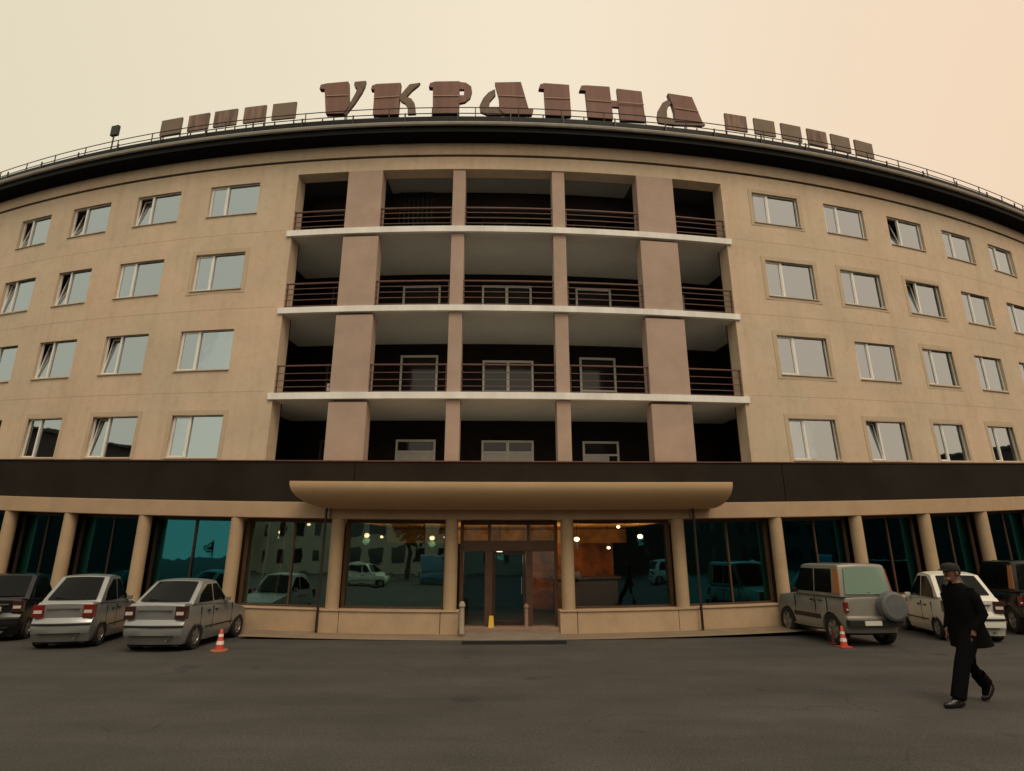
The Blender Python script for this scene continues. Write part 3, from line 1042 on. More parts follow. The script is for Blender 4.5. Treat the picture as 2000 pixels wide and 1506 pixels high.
for (X, z, o, big), lab in zip(LAMPS, LNAME):
    t = thing('ceiling_lamp', P(X, 2.85, o), lab, 'lamp', 'lit lamps in the hotel lobby')
    c = P(X, z, o)
    mb = MB()
    r = 0.085 if big else 0.055
    mb.lathe([(0.001, r * .75), (r * .7, r * .55), (r, 0), (r * .7, -r * .55), (0.001, -r * .7)], c, 12)
    part('lamp_globe', mb, M['lampglow'], t, smooth=True)
    mb = MB()
    mb.tube([(c[0], c[1], c[2] + r * .7), (c[0], c[1], 2.859 + warp(X, 2.86))], 0.01, 6)
    part('lamp_rod', mb, M['black'], t)
    if big:
        ld = bpy.data.lights.new('lamp_light', 'POINT')
        ld.energy = 42.0
        ld.color = (1.0, 0.66, 0.34)
        ld.shadow_soft_size = 0.1
        lo = bpy.data.objects.new('lamp_light', ld)
        COL.objects.link(lo)
        lo.parent = t
        lo.location = (0, 0, c[2] - 0.16 - t.location.z)

# ------------------------------------------------------------------ roof railing, sign, panels
rl = thing('roof_railing', (0, 16.0, 15.1), 'thin dark safety railing along the curved roof edge', 'railing')
for z in (15.34, 15.56):
    mb = MB()
    n = 80
    mb.tube([P(XL + (XR - XL) * i / n, z, 0.27) for i in range(n + 1)], 0.015, 6)
    part('rail', mb, M['black'], rl, smooth=True)
mb = MB()
mb.tube([(0, 0, 0), (0, 0, 0.47)], 0.017, 6)
me_post = mb.mesh('post', M['black'], True)
for i in range(31):
    X = -20.2 + i * 1.36
    p = Vector(P(X, 15.1, 0.27)) - Vector(rl.location)
    link('post', me_post, rl).location = p

LET = {
    'U': [[(-6.54, 17.05), (-6.51, 17.22), (-6.31, 17.26), (-5.55, 17.27), (-5.46, 16.26), (-5.62, 15.99), (-6.23, 16.02), (-6.36, 17.04)],
          [(-5.35, 17.12), (-5.34, 17.27), (-4.95, 17.28), (-4.98, 17.07), (-5.06, 16.83), (-5.28, 16.4), (-5.56, 15.96), (-5.71, 16.02), (-5.47, 16.33), (-5.27, 16.81), (-5.23, 17.02), (-5.31, 17.03)]],
    'K': [[(-4.74, 16.89), (-4.71, 17.04), (-4.57, 17.1), (-3.74, 17.1), (-3.77, 15.85), (-4.61, 15.87), (-4.62, 16.88)],
          [(-3.78, 16.56), (-3.62, 16.8), (-3.44, 17.06), (-3.09, 17.11), (-3.15, 17.01), (-3.34, 16.83), (-3.54, 16.56), (-3.36, 16.48), (-3.24, 16.29), (-3.18, 15.88), (-3.45, 15.87), (-3.46, 16.15), (-3.56, 16.3), (-3.7, 16.39)]],
    'R': [[(-2.78, 16.9), (-2.74, 17.06), (-2.57, 17.12), (-1.76, 17.12), (-1.75, 15.84), (-2.61, 15.85), (-2.64, 16.88)],
          [(-1.76, 17.12), (-1.54, 17.09), (-1.36, 16.94), (-1.33, 16.74), (-1.39, 16.48), (-1.56, 16.31), (-1.75, 16.26), (-1.76, 16.58), (-1.6, 16.58), (-1.59, 16.82), (-1.76, 16.82)]],
    'A': [[(-0.56, 17.08), (0.31, 17.13), (0.56, 16.07), (0.72, 16.06), (0.67, 15.86), (-0.22, 15.83), (-0.4, 15.99), (-0.43, 16.52)],
          [(-0.56, 16.84), (-0.78, 16.7), (-0.95, 16.47), (-1.07, 16.15), (-1.04, 15.93), (-0.81, 15.82), (-0.22, 15.83), (-0.41, 16.13), (-0.76, 16.12), (-0.73, 16.35), (-0.54, 16.62)]],
    'I': [[(0.91, 16.89), (0.96, 17.06), (1.1, 17.12), (1.94, 17.1), (1.98, 15.86), (1.13, 15.83), (1.09, 16.88)]],
    'N': [[(2.29, 16.91), (2.36, 17.1), (2.52, 17.13), (3.33, 17.14), (3.4, 15.85), (2.56, 15.82), (2.5, 16.91)],
          [(3.59, 17.12), (4.46, 17.1), (4.53, 15.87), (3.65, 15.83)], [(3.34, 16.62), (3.62, 16.62), (3.62, 16.37), (3.36, 16.37)]],
    'A2': [[(5.39, 17.12), (6.26, 17.09), (6.56, 16.08), (5.57, 16.02), (5.57, 16.43), (5.52, 16.68)],
           [(5.37, 16.87), (5.17, 16.72), (5.0, 16.4), (4.95, 16.1), (4.99, 15.9), (5.45, 15.88), (6.54, 15.97), (6.67, 16.03), (6.57, 16.11), (5.9, 16.08), (5.3, 16.15), (5.31, 16.4), (5.38, 16.62), (5.52, 16.76)]],
}
STR = {'U': [(-6.26, 16.72, -5.52, 16.69)], 'K': [(-4.6, 16.52, -3.76, 16.54)], 'R': [(-2.62, 16.52, -1.76, 16.51)], 'A': [(-0.46, 16.54, 0.43, 16.52)],
       'I': [(1.12, 16.5, 1.96, 16.52)], 'N': [(2.53, 16.51, 3.36, 16.51), (3.62, 16.52, 4.49, 16.53)], 'A2': [(5.6, 16.53, 6.42, 16.50)]}
sign = thing('rooftop_sign', (0, 16.4, 15.1), 'large red brown rooftop letters reading УКРАIНА', 'sign')


def prism(polys, o0, o1, mis, mats, name, parent):
    """Extruded outlines standing on the facade curve: flat front and back, straight sides."""
    mb = MB()
    for poly, (mf, ms) in zip(polys, mis):
        n = len(poly)
        xm = sum(p[0] for p in poly) / n
        s = slope(xm)
        k = 1 / math.sqrt(1 + s * s)
        base = Vector(P(xm, 12.5, 0))

        def q(x, z, o):
            d = x - xm
            return (base.x + d * k + s * k * o, base.y + d * s * k - k * o, z)
        vs = [q(x, z, o1) for x, z in poly] + [q(x, z, o0) for x, z in poly]
        mb.add(vs[:n], [tuple(range(n))], mf)
        mb.add(vs[n:], [tuple(reversed(range(n)))], ms)
        mb.add(vs, [(i, (i + 1) % n, n + (i + 1) % n, n + i) for i in range(n)], ms)
    return part(name, mb, mats, parent, ws=parent.type == 'EMPTY')


for k, polys in LET.items():
    shrink = []
    mis = []
    for i, pl in enumerate(polys):
        mis.append((0, 1) if i == 0 or k == 'N' else (1, 1))
    if k == 'R':
        mis[1] = (0, 1)
    lt = None
    for i, pl in enumerate(polys):
        if i == 0:
            lt = prism([pl], -0.46, -0.30, [mis[0]], [M['letter'], M['letter_edge']], 'letter', sign)
        else:
            lp = prism([pl], -0.43, -0.325 - 0.004 * i, [mis[i]], [M['letter'], M['letter_edge']], 'letter_stroke', lt)
    for (x0, z0, x1, z1) in STR[k]:
        mb = MB()
        mb.tube([P(x0, z0, -0.285), P(x1, z1, -0.285)], 0.017, 6)
        link('neon_tube', mb.mesh('neon_tube', M['tube'], True), lt)
    xs = [p[0] for p in polys[0]]
    xa, xb = min(xs) + .15, max(xs) - .15
    mb = MB()
    for X in (xa, (xa + xb) / 2, xb):
        mb.tube([P(X, 15.1, -0.46), P(X, 15.95, -0.46)], 0.022, 6)
    mb.tube([P(xa - .1, 15.52, -0.46), P(xb + .1, 15.52, -0.46)], 0.016, 6)
    part('sign_leg', mb, M['black'], sign)

PAN = [(-12.40, -11.56), (-11.30, -10.50), (-10.30, -9.44), (-9.18, -8.38), (-8.14, -7.30), (7.40, 8.23), (8.50, 9.32), (9.56, 10.38), (10.62, 11.45), (11.62, 12.46), (12.66, 13.50)]
PLAB = ['plain grey brown roof panel, outermost on the left side of the letters', 'brown roof panel with dark lower edge, second from the left end',
        'rust streaked roof panel, middle of the five on the left', 'reddish stained roof panel, fourth from the left end', 'grey roof panel next to the letter У',
        'rust streaked roof panel next to the last letter А', 'brown roof panel, second to the right of the letters', 'brown roof panel, third to the right of the letters',
        'rust streaked roof panel, fourth to the right of the letters', 'plain brown roof panel, second from the right end', 'plain brown roof panel at the right end of the row']
PM = ['panel_a', 'panel_b', 'panel_b', 'panel_b', 'panel_a', 'panel_b', 'panel_a', 'panel_a', 'panel_b', 'panel_a', 'panel_a']
for (a, b), lab, pm in zip(PAN, PLAB, PM):
    t = thing('roof_panel', P((a + b) / 2, 15.1, -0.4), lab, 'roof panel', 'panels in a row on the roof')
    prism([[(a, 15.97), (b, 15.97), (b, 16.61), (a, 16.61)]], -0.36, -0.30, [(0, 1)], [M[pm], M['letter_edge']], 'panel_board', t)
    mb = MB()
    for X in (a + .08, b - .08):
        mb.tube([P(X, 15.1, -0.4), P(X, 15.98, -0.4)], 0.02, 6)
        mb.tube([P(X, 15.1, -1.0), P(X, 15.9, -0.45)], 0.014, 6)
    mb.tube([P(a - .03, 15.75, -0.36), P(b + .03, 15.75, -0.36)], 0.016, 6)
    mb.tube([P(a + .08, 15.2, -0.4), P(b - .08, 15.75, -0.4)], 0.012, 6)
    part('panel_frame', mb, M['black'], t)

# ------------------------------------------------------------------ entrance posts and sign
def post(X, o, z0, h, r, label, m):
    t = thing('stone_post', P(X, z0, o), label, 'post')
    mb = MB()
    mb.lathe([(0.001, 0), (r, 0), (r * .82, .05), (r * .78, h * .82), (r * 1.05, h * .84), (r * 1.05, h * .9), (r * .6, h), (0.001, h)], P(X, z0, o), 14)
    part('post_shaft', mb, m, t, smooth=True)
    return t


post(-1.22, 0.52, 0.10, 0.72, 0.075, 'short pale stone post at the left of the entrance steps', M['post'])
post(0.36, 0.0, 0.175, 0.55, 0.06, 'short pinkish post in front of the right door jamb', M['step'])
t = thing('wet_floor_sign', P(-0.52, 0.175, -0.02), 'small yellow folding floor sign on the door step', 'sign')
mb = MB()
b0 = Vector(P(-0.52, 0.175, -0.02))
for s in (-1, 1):
    mb.add([b0 + Vector(v) for v in ((-.07, s * .09, 0), (.07, s * .09, 0), (.05, s * .012, .27), (-.05, s * .012, .27),
                                     (-.07, s * .09 + .012, 0), (.07, s * .09 + .012, 0), (.05, s * .012 + .012, .27), (-.05, s * .012 + .012, .27))],
           [(0, 1, 2, 3), (4, 7, 6, 5), (0, 4, 5, 1), (1, 5, 6, 2), (2, 6, 7, 3), (3, 7, 4, 0)])
part('sign_leaf', mb, M['yellow'], t)


# ------------------------------------------------------------------ cars
def side_prism(mb, poly, hw, taper=0.0, mi=0):
    """Extrude a side profile (y, z) across the car; hw may be a function of (y, z)."""
    n = len(poly)
    f = hw if callable(hw) else (lambda y, z: hw)
    vs = [(-f(y, z), y, z) for y, z in poly] + [(f(y, z), y, z) for y, z in poly]
    mb.add(vs, [tuple(range(n)), tuple(reversed(range(n, 2 * n)))] + [(i, n + i, n + (i + 1) % n, (i + 1) % n) for i in range(n)], mi)


def shell(name, poly, hw, Lc, mats, parent, bevel, bow=(0.07, 0.13), crown=0.02, cuts_z=(.3, .42, .54, .66, .78, .9, 1.05, 1.2)):
    """Closed car shell: a side profile given width, then cut into a grid and bent round in plan and section."""
    mb = MB()
    side_prism(mb, poly, 1.0)
    me = mb.mesh(name, mats)
    bm = bmesh.new()
    bm.from_mesh(me)
    ymin, ymax = min(p[0] for p in poly), max(p[0] for p in poly)
    cuts = [((0, y_, 0), (0, 1, 0)) for y_ in [ymin + (ymax - ymin) * k / 12 for k in range(1, 12)]]
    cuts += [((0, 0, z_), (0, 0, 1)) for z_ in cuts_z] + [((x_, 0, 0), (1, 0, 0)) for x_ in (-.8, -.55, -.28, 0, .28, .55, .8)]
    for co, no in cuts:
        bmesh.ops.bisect_plane(bm, geom=bm.verts[:] + bm.edges[:] + bm.faces[:], plane_co=co, plane_no=no, dist=1e-5)
    zmin, zmax = min(p[1] for p in poly), max(p[1] for p in poly)
    for v in bm.verts:
        x, y, z = v.co
        t = (y - ymin) / (ymax - ymin)
        v.co.x = x * hw(y, z)
        v.co.y = y + bow[0] * x * x * max(0, 1 - t * 2.2) - bow[1] * x * x * max(0, (t - .55) / .45)
        v.co.z = z + crown * (1 - x * x) * max(0, (z - zmin) / (zmax - zmin)) ** 2
    bm.normal_update()
    ed = [e_ for e_ in bm.edges if len(e_.link_faces) == 2 and e_.calc_face_angle(0) > R(33)]
    bmesh.ops.bevel(bm, geom=ed, offset=bevel, offset_type='OFFSET', segments=3, affect='EDGES', profile=0.5, clamp_overlap=True)
    for f in bm.faces:
        f.smooth = True
    for e_ in bm.edges:
        if len(e_.link_faces) == 2 and e_.calc_face_angle(0) > R(40):
            e_.smooth = False
    bm.to_mesh(me)
    bm.free()
    return link(name, me, parent)


def arch(yc, r, z0, n=8, up=True):
    pts = []
    for i in range(n + 1):
        a = math.pi * i / n
        pts.append((yc - r * math.cos(a), z0 + r * math.sin(a)))
    return pts


_wheel = {}


def wheel_meshes(r, w):
    key = (round(r, 3), round(w, 3))
    if key not in _wheel:
        mb = MB()
        mb.lathe([(r * .60, -w / 2), (r * .94, -w / 2), (r, -w / 2 + .025), (r, w / 2 - .025), (r * .94, w / 2), (r * .60, w / 2)], (0, 0, 0), 28, axis='x')
        tyre = mb.mesh('tyre', M['tyre'], True, angle=50)
        mb = MB()
        mb.lathe([(0.001, w / 2 - .03), (r * .14, w / 2 - .028), (r * .2, w / 2 - .045), (r * .5, w / 2 - .05), (r * .56, w / 2 - .012), (r * .61, w / 2 - .008), (r * .61, -w / 2 + .01), (0.001, -w / 2 + .01)], (0, 0, 0), 28, axis='x')
        for k in range(5):
            a = 2 * math.pi * k / 5
            c, s = math.cos(a), math.sin(a)
            pts = []
            for rad, hwid in ((r * .12, .035), (r * .56, .05)):
                for sg in (-1, 1):
                    for xx in (w / 2 - .05, w / 2 - .016):
                        pts.append((xx, c * rad - s * hwid * sg, s * rad + c * hwid * sg))
            mb.add(pts, [(0, 1, 3, 2), (4, 6, 7, 5), (0, 4, 5, 1), (2, 3, 7, 6), (1, 5, 7, 3), (0, 2, 6, 4)])
        rim = mb.mesh('rim', M['rim'], True, angle=40)
        _wheel[key] = (tyre, rim)
    return _wheel[key]


def add_wheels(root, ys, hw, r, w=0.19):
    ty, rm = wheel_meshes(r, w)
    for y in ys:
        for s in (-1, 1):
            o = link('wheel', ty, root)
            o.location = (s * (hw - w / 2 - .005), y, r)
            o.rotation_euler = (0, 0, 0 if s > 0 else math.pi)
            link('rim', rm, o)


def slabq(mb, pts, n, t=0.012, mi=0):
    """Thin plate on a polygon pts with outward direction n."""
    n = Vector(n).normalized() * t
    k = len(pts)
    pts = [Vector(p) for p in pts]
    cc = sum(pts, Vector()) / k
    pts = [p - n * .6 for p in pts]
    top = [p + n * 1.6 for p in pts]
    mb.add(pts + top, [tuple(reversed(range(k))), tuple(range(k, 2 * k))] + [(i, (i + 1) % k, k + (i + 1) % k, k + i) for i in range(k)], mi)


def make_car(name, label, loc, heading, kind, paint, Lc=3.0, W=1.3, H=1.38, group='cars parked nose in along the hotel', rear_glass='carglass',
             lens=('red_lens', 'clear_lens'), has_plate=True):
    """Car with its rear centre on the ground at the root, driving along +y."""
    root = thing(name, (loc[0], loc[1], 0), label, 'car', group, -heading)
    hw = W / 2
    r = 0.27 if kind != 'suv' else 0.33
    y1, y2 = 0.52, Lc - 0.55
    z0 = 0.15 if kind != 'suv' else 0.28
    ra = r + .05
    belt = 0.86 if kind != 'suv' else 1.02
    if kind == 'hatch':
        up = [(Lc, .36), (Lc - .02, .56), (Lc - .12, .66), (Lc - .95, belt - .02), (.42, belt + .06), (.05, belt + .075), (0.0, belt + .03), (.03, .62), (-.03, .52), (-.03, .33), (.03, .24)]
        roof = [(Lc - 1.05, belt - .03), (Lc - 1.62, H - .04), (Lc - 1.9, H), (1.0, H - .005), (.78, H - .03), (.22, belt + .05)]
    elif kind == 'suv':
        up = [(Lc, .45), (Lc - .01, .78), (Lc - .06, .93), (Lc - .9, belt), (.1, belt), (.03, belt - .03), (.03, .62), (-.05, .60), (-.05, .44), (.04, .40)]
        roof = [(Lc - .92, belt - .01), (Lc - 1.28, H - .03), (Lc - 1.4, H), (.20, H), (.13, H - .03), (.05, belt - .01)]
    elif kind == 'crossover':
        up = [(Lc, .36), (Lc - .02, .60), (Lc - .14, .72), (Lc - .95, belt + .02), (.45, belt + .11), (.06, belt + .10), (0.0, belt + .03), (.04, .66), (-.03, .55), (-.03, .33), (.04, .24)]
        roof = [(Lc - 1.0, belt), (Lc - 1.6, H - .04), (Lc - 1.85, H), (.95, H - .02), (.65, H - .06), (.22, belt + .09)]
    else:   # van
        up = [(Lc, .40), (Lc - .02, .75), (Lc - .10, .95), (Lc - .55, belt + .1), (.03, belt + .1), (0, belt), (0, .45), (.03, .24)]
        roof = [(Lc - .57, belt + .08), (Lc - 1.05, H - .04), (Lc - 1.2, H), (.12, H), (.06, H - .05), (.03, belt + .09)]
    low = [(.06, z0), (y1 - ra, z0)] + arch(y1, ra, z0 + .02) + [(y1 + ra, z0), (y2 - ra, z0)] + arch(y2, ra, z0 + .02) + [(y2 + ra, z0), (Lc - .05, z0 + .02)]
    poly = up + low

    def hwf(y, z):
        e_ = max(0, (0.5 - y) / 0.5, (y - (Lc - .7)) / .7)
        return hw * (1 - 0.07 * e_ * e_) * (1 - 0.20 * (z - .58) ** 2 / .25 * (1.0 if z > .58 else .55))
    shell('body', poly, hwf, Lc, M[paint], root, 0.022)
    tum = 0.16 if kind != 'suv' else 0.10
    zt = max(z for _, z in roof)

    def hwr(y, z):
        return hw * 0.965 - tum * hw * 1.15 * (z - belt) / (zt - belt)
    shell('cabin', roof, hwr, Lc, M[paint], root, 0.022, bow=(0.07, 0.10), crown=0.03)
    # dark inside of the wheel arches and floor
    mb = MB()
    mb.box(-hw + .14, hw - .14, .12, Lc - .12, z0 - .04, z0 + .35)
    part('underbody', mb, M['under'], root, ws=False)
    # side glass: between belt and roof along the cabin outline
    fb, ft = roof[0], roof[1]
    rb, rt = roof[-1], roof[-2] if kind != 'hatch' else roof[-2]

    def lerp(a, b, t):
        return (a[0] + (b[0] - a[0]) * t, a[1] + (b[1] - a[1]) * t)
    zb, zu = belt + .07, zt - .09

    def yf(z):
        return fb[0] + (ft[0] - fb[0]) * (z - fb[1]) / (ft[1] - fb[1]) - .09

    def yr(z):
        return rb[0] + (rt[0] - rb[0]) * (z - rb[1]) / (rt[1] - rb[1]) + (.12 if kind == 'suv' else .20)
    split = (yf(zb) + yr(zb)) / 2 + .05
    for s in (-1, 1):
        def sp(y, z):
            return (s * (hwr(y, z) + .001), y, z)
        nrm = (s, 0, tum)
        groups = [('front_side_window', [(yf(zb), zb), (yf(zu), zu), (split + .03, zu), (split + .03, zb)])]
        if kind == 'suv':
            rear = yr(zb) + .26
            groups.append(('rear_side_window', [(split - .03, zb), (split - .03, zu), (rear, zu), (rear, zb)]))
            groups.append(('quarter_window', [(rear - .07, zb), (rear - .07, zu), (yr(zu) - .06, zu), (yr(zb) - .06, zb)]))
        elif kind == 'van':
            pass
        else:
            zc_ = zb + (zu - zb) * .45
            groups.append(('rear_side_window', [(split - .03, zb), (split - .03, zu), (yr(zu) + .05, zu), (yr(zc_) - .02, zc_), (yr(zb) + .08, zb)]))
        for nm, pg in groups:
            g_ = MB()
            slabq(g_, [sp(*p) for p in pg], nrm, 0.008)
            part(nm, g_, M['carglass'] if nm != 'quarter_window' else M['orange_curtain'], root, ws=False)
    # rear and front glass
    for nm, a, b in (('rear_window', roof[-1], roof[-2]), ('windscreen', roof[0], roof[1])):
        if kind == 'van' and nm == 'rear_window':
            continue
        t0_, t1_ = (.10, .93)
        p0, p1 = lerp(a, b, t0_), lerp(a, b, t1_)
        w0, w1 = hwr(*p0) - .095, hwr(*p1) - .10
        d = (p1[0] - p0[0], p1[1] - p0[1])
        nn = (0, -d[1], d[0]) if nm == 'rear_window' else (0, d[1], -d[0])
        if nn[2] < 0:
            nn = tuple(-c for c in nn)
        if kind == 'suv' and nm == 'rear_window':
            nn = (0, -1, .1)
        g_ = MB()
        sg = 1 if nm == 'rear_window' else -1.2
        n_ = Vector(nn).normalized()
        gv = []
        for k in range(11):
            u = -1 + k / 5
            for (pp, ww) in ((p0, w0), (((p0[0] + p1[0]) / 2, (p0[1] + p1[1]) / 2), (w0 + w1) / 2), (p1, w1)):
                xr = u * ww / max(hwr(*pp), .01)
                c_ = Vector((u * ww, pp[0] + sg * .07 * xr * xr, pp[1] + .03 * (1 - xr * xr) * max(0, (pp[1] - belt) / (zt - belt)) ** 2))
                gv += [c_ + n_ * .026, c_ - n_ * .02]
        gf = []
        for k in range(10):
            for r_ in range(2):
                i0, i1 = k * 6 + r_ * 2, (k + 1) * 6 + r_ * 2
                gf += [(i0, i1, i1 + 2, i0 + 2)]
        g_.add(gv, gf)
        part(nm, g_, M[rear_glass if nm == 'rear_window' else 'carglass'], root, ws=False)
    # wiper
    mb = MB()
    p0 = lerp(roof[-1], roof[-2], .12)
    mb.tube([(0.02, p0[0] - .02, p0[1] + .02), (-hw * .55, p0[0] + .02, p0[1] + .07)], 0.01, 5)
    part('rear_wiper', mb, M['trim'], root, ws=False)
    # tail lamps
    for s in (-1, 1):
        mb = MB()
        if kind == 'suv':
            x0, x1 = sorted((s * (hw - .045), s * (hw - .12)))
            mb.box(x0, x1, .03, .12, .70, .92, 0)
            mb.box(x0 + .006, x1 - .006, .024, .10, .74, .79, 1)
        elif kind == 'van':
            x0, x1 = sorted((s * (hw - .02), s * (hw - .10)))
            mb.box(x0, x1, -.012, .05, .65, .95, 0)
        else:
            x0, x1 = sorted((s * (hw - .03), s * (hw - .24)))
            mb.box(x0, x1, .018, .17, .64, belt + .03, 0)
            mb.box(x0 + .02, x1 - .02, .010, .12, .71, .79, 1)
            xx0, xx1 = sorted((s * (hw - .09), s * (hw - .045)))
            mb.box(xx0, xx1, .05, .19, .66, belt + .01, 0)
        part('tail_lamp', mb, [M[lens[0]], M[lens[1]]], root, ws=False, bevel=0.008)
    for s in (-1, 1):
        mb = MB()
        x0, x1 = sorted((s * (hw - .11), s * (hw - .34)))
        mb.box(x0, x1, Lc - .20, Lc - .055, .52, .64)
        part('headlamp', mb, M['clear_lens'], root, ws=False, bevel=0.01)
    # bumper strip, plate, door seams, handles, mirrors
    mb = MB()
    if kind == 'suv':
        mb.box(-hw + .02, hw - .02, -.09, .05, .42, .56)
    else:
        for k in range(10):
            u0, u1 = -1 + k / 5, -.8 + k / 5
            q0, q1 = -.036 + .075 * u0 * u0, -.036 + .075 * u1 * u1
            xa_, xb_ = u0 * (hw - .05), u1 * (hw - .05)
            mb.add([(xa_, q0 - .012, .47), (xb_, q1 - .012, .47), (xb_, q1 - .012, .52), (xa_, q0 - .012, .52), (xa_, q0 + .05, .47), (xb_, q1 + .05, .47), (xb_, q1 + .05, .52), (xa_, q0 + .05, .52)],
                   [(0, 1, 2, 3), (3, 2, 6, 7), (0, 4, 5, 1)] + ([(0, 3, 7, 4)] if k == 0 else []) + ([(1, 5, 6, 2)] if k == 9 else []))
    part('rear_bumper', mb, M['trim'], root, ws=False, bevel=0.015)
    mb = MB()
    if kind == 'suv':
        mb.box(-.28, .10, -.105, -.09, .45, .545)
    else:
        mb.box(-.22, .22, -.022, .04, .66, .76)
    if has_plate:
        part('number_plate', mb, M['plate'], root, ws=False)
    if kind in ('hatch', 'crossover'):
        mb = MB()
        mb.box(-hw + .30, hw - .30, -.006, .04, .80, .825)
        part('boot_strip', mb, M['chrome'], root, ws=False)
        mb = MB()
        mb.box(-hw + .22, hw - .22, -.026, .06, .30, .325)
        part('lower_strip', mb, M['trim'], root, ws=False)
    for s in (-1, 1):
        mb = MB()
        for yy in (split, y2 - ra - .10, y1 + ra * .35):
            if yy < .5:
                continue
            xx = s * (hwf(yy, .6) + .002)
            x0, x1 = sorted((xx, xx - s * .02))
            mb.box(x0, x1, yy - .006, yy + .006, .36 if kind != 'suv' else .48, belt - .03)
        x0, x1 = sorted((s * (hw + .004), s * (hw - .03)))
        if kind == 'suv':
            mb.box(x0, x1, y1 + ra + .02, y2 - ra - .02, .50, .60)
        else:
            mb.box(x0, x1, y1 + ra + .02, y2 - ra - .02, .40, .43)
        part('door_seam', mb, M['trim'], root, ws=False)
        mb = MB()
        for yy in (split + .10, split + .10 - (split - y1) * .55):
            x0, x1 = sorted((s * (hw + .015), s * (hw - .03)))
            mb.box(x0, x1, yy - .01, yy + .09, belt - .13, belt - .10)
        part('door_handle', mb, M['trim'], root, ws=False, bevel=0.004)
        mb = MB()
        x0, x1 = sorted((s * (hw - .01), s * (hw + .11)))
        mb.box(x0, x1, yf(zb) - .16, yf(zb) - .08, belt + .03, belt + .13)
        part('wing_mirror', mb, M['trim'] if kind == 'suv' else M[paint], root, ws=False, bevel=0.02)
    if kind == 'suv':
        mb = MB()
        mb.lathe([(0.001, .19), (.25, .185), (.30, .16), (.315, .02), (.27, 0), (.001, 0)], (0, 0, 0), 24)
        me = mb.mesh('spare_wheel', M['cover'], True, angle=14)
        sw_ = link('spare_wheel', me, root)
        sw_.location = (.40, -.03, .84)
        sw_.rotation_euler = (R(90), 0, 0)
        for s in (-1, 1):      # side steps
            mb = MB()
            x0, x1 = sorted((s * (hw - .05), s * (hw + .03)))
            mb.box(x0, x1, y1 + ra + .03, y2 - ra - .03, .30, .335)
            part('side_step', mb, M['rim'], root, ws=False, bevel=0.01)
        for x in (-.35, .35):
            mb = MB()
            mb.box(x - .012, x + .012, .35, Lc - 1.5, H, H + .03)
            part('roof_bar', mb, M['trim'], root, ws=False)
    else:
        mb = MB()
        mb.tube([(hw * .5, -.03, .22), (hw * .5, .12, .23)], 0.022, 8)
        part('exhaust', mb, M['rim'], root, ws=False)
    add_wheels(root, (y1, y2), hw, r)
    return root


def rear_centre(corner, heading, W, side):
    rt = Vector((math.cos(heading), -math.sin(heading), 0))
    return Vector((*corner, 0)) - rt * (W / 2) * side


def put(name, label, corner, hdeg, W, side, **kw):
    h = R(hdeg)
    c = rear_centre(corner, h, W, side)
    return make_car(name, label, c, h, W=W, **kw)


put('parked_car', 'silver grey hatchback nearest the entrance on the left, beside the cone', (-6.70, 12.95), 1, 1.33, 1, kind='hatch', paint='silver', lens=('dark_lens', 'clear_lens'), has_plate=False)
put('parked_car', 'silver saloon with red tail lamps, parked between the black car and the hatchback', (-8.95, 13.5), -12, 1.22, 1, kind='hatch', paint='silver', H=1.46, has_plate=False)
put('parked_car', 'black car at the left edge, only its rear corner in view', (-11.35, 14.6), -18, 1.3, 1, kind='hatch', paint='blackpaint', H=1.46, lens=('dark_lens', 'clear_lens'))
put('parked_suv', 'boxy champagne grey off roader with a covered spare wheel on its back door', (7.22, 13.65), -5, 1.28, -1, kind='suv', paint='beigegrey', H=1.70, Lc=3.0, rear_glass='greenglass')
put('parked_car', 'white car parked behind the walking person', (9.95, 14.5), 12, 1.28, -1, kind='crossover', paint='whitepaint', H=1.50, lens=('dark_lens', 'clear_lens'))
put('parked_car', 'black car at the right edge, beyond the white car', (12.6, 15.6), 16, 1.35, -1, kind='suv', paint='blackpaint', H=1.75, Lc=3.2)


# ------------------------------------------------------------------ traffic cones
def cone(x, y, label, base, h=0.5, worn=False):
    t = thing('traffic_cone', (x, y, 0), label, 'traffic cone', 'traffic cones by the parked cars')
    if base:
        mb = MB()
        mb.lathe([(0.001, 0), (.17, 0), (.175, .025), (.15, .05), (.001, .05)], (x, y, 0), 20)
        part('cone_base', mb, M['cone_base'], t, smooth=True)
    else:
        mb = MB()
        mb.box(x - .12, x + .12, y - .12, y + .12, 0, .03)
        part('cone_base', mb, M['red_dull'] if worn else M['cone_red'], t, bevel=0.008)
    zb = .05 if base else .03
    r0 = .085 if base else .075

    def rad(z):
        return r0 + (.03 - r0) * (z - zb) / (h - zb)
    mb = MB()
    mb.lathe([(rad(zb), zb), (rad(h), h), (.02, h + .012), (.001, h + .012)], (x, y, 0), 18)
    part('cone_body', mb, M['red_dull'] if worn else M['cone_red'], t, smooth=True)
    if worn:
        return
    for za, zc in ((zb + .09, zb + .16), (zb + .24, zb + .29)):
        mb = MB()
        mb.lathe([(rad(za) + .0, za), (rad(za) + .004, za), (rad(zc) + .004, zc), (rad(zc), zc)], (x, y, 0), 18)
        part('cone_band', mb, M['cone_white'], t, smooth=True)


cone(-6.02, 13.16, 'orange cone on a round base in front of the silver hatchback', True, 0.42)
cone(7.15, 13.75, 'bright red cone standing by the off roader rear wheel', False, 0.42)
cone(7.22, 14.25, 'dull dark red cone without bands, half hidden behind the bright one', False, 0.40, True)


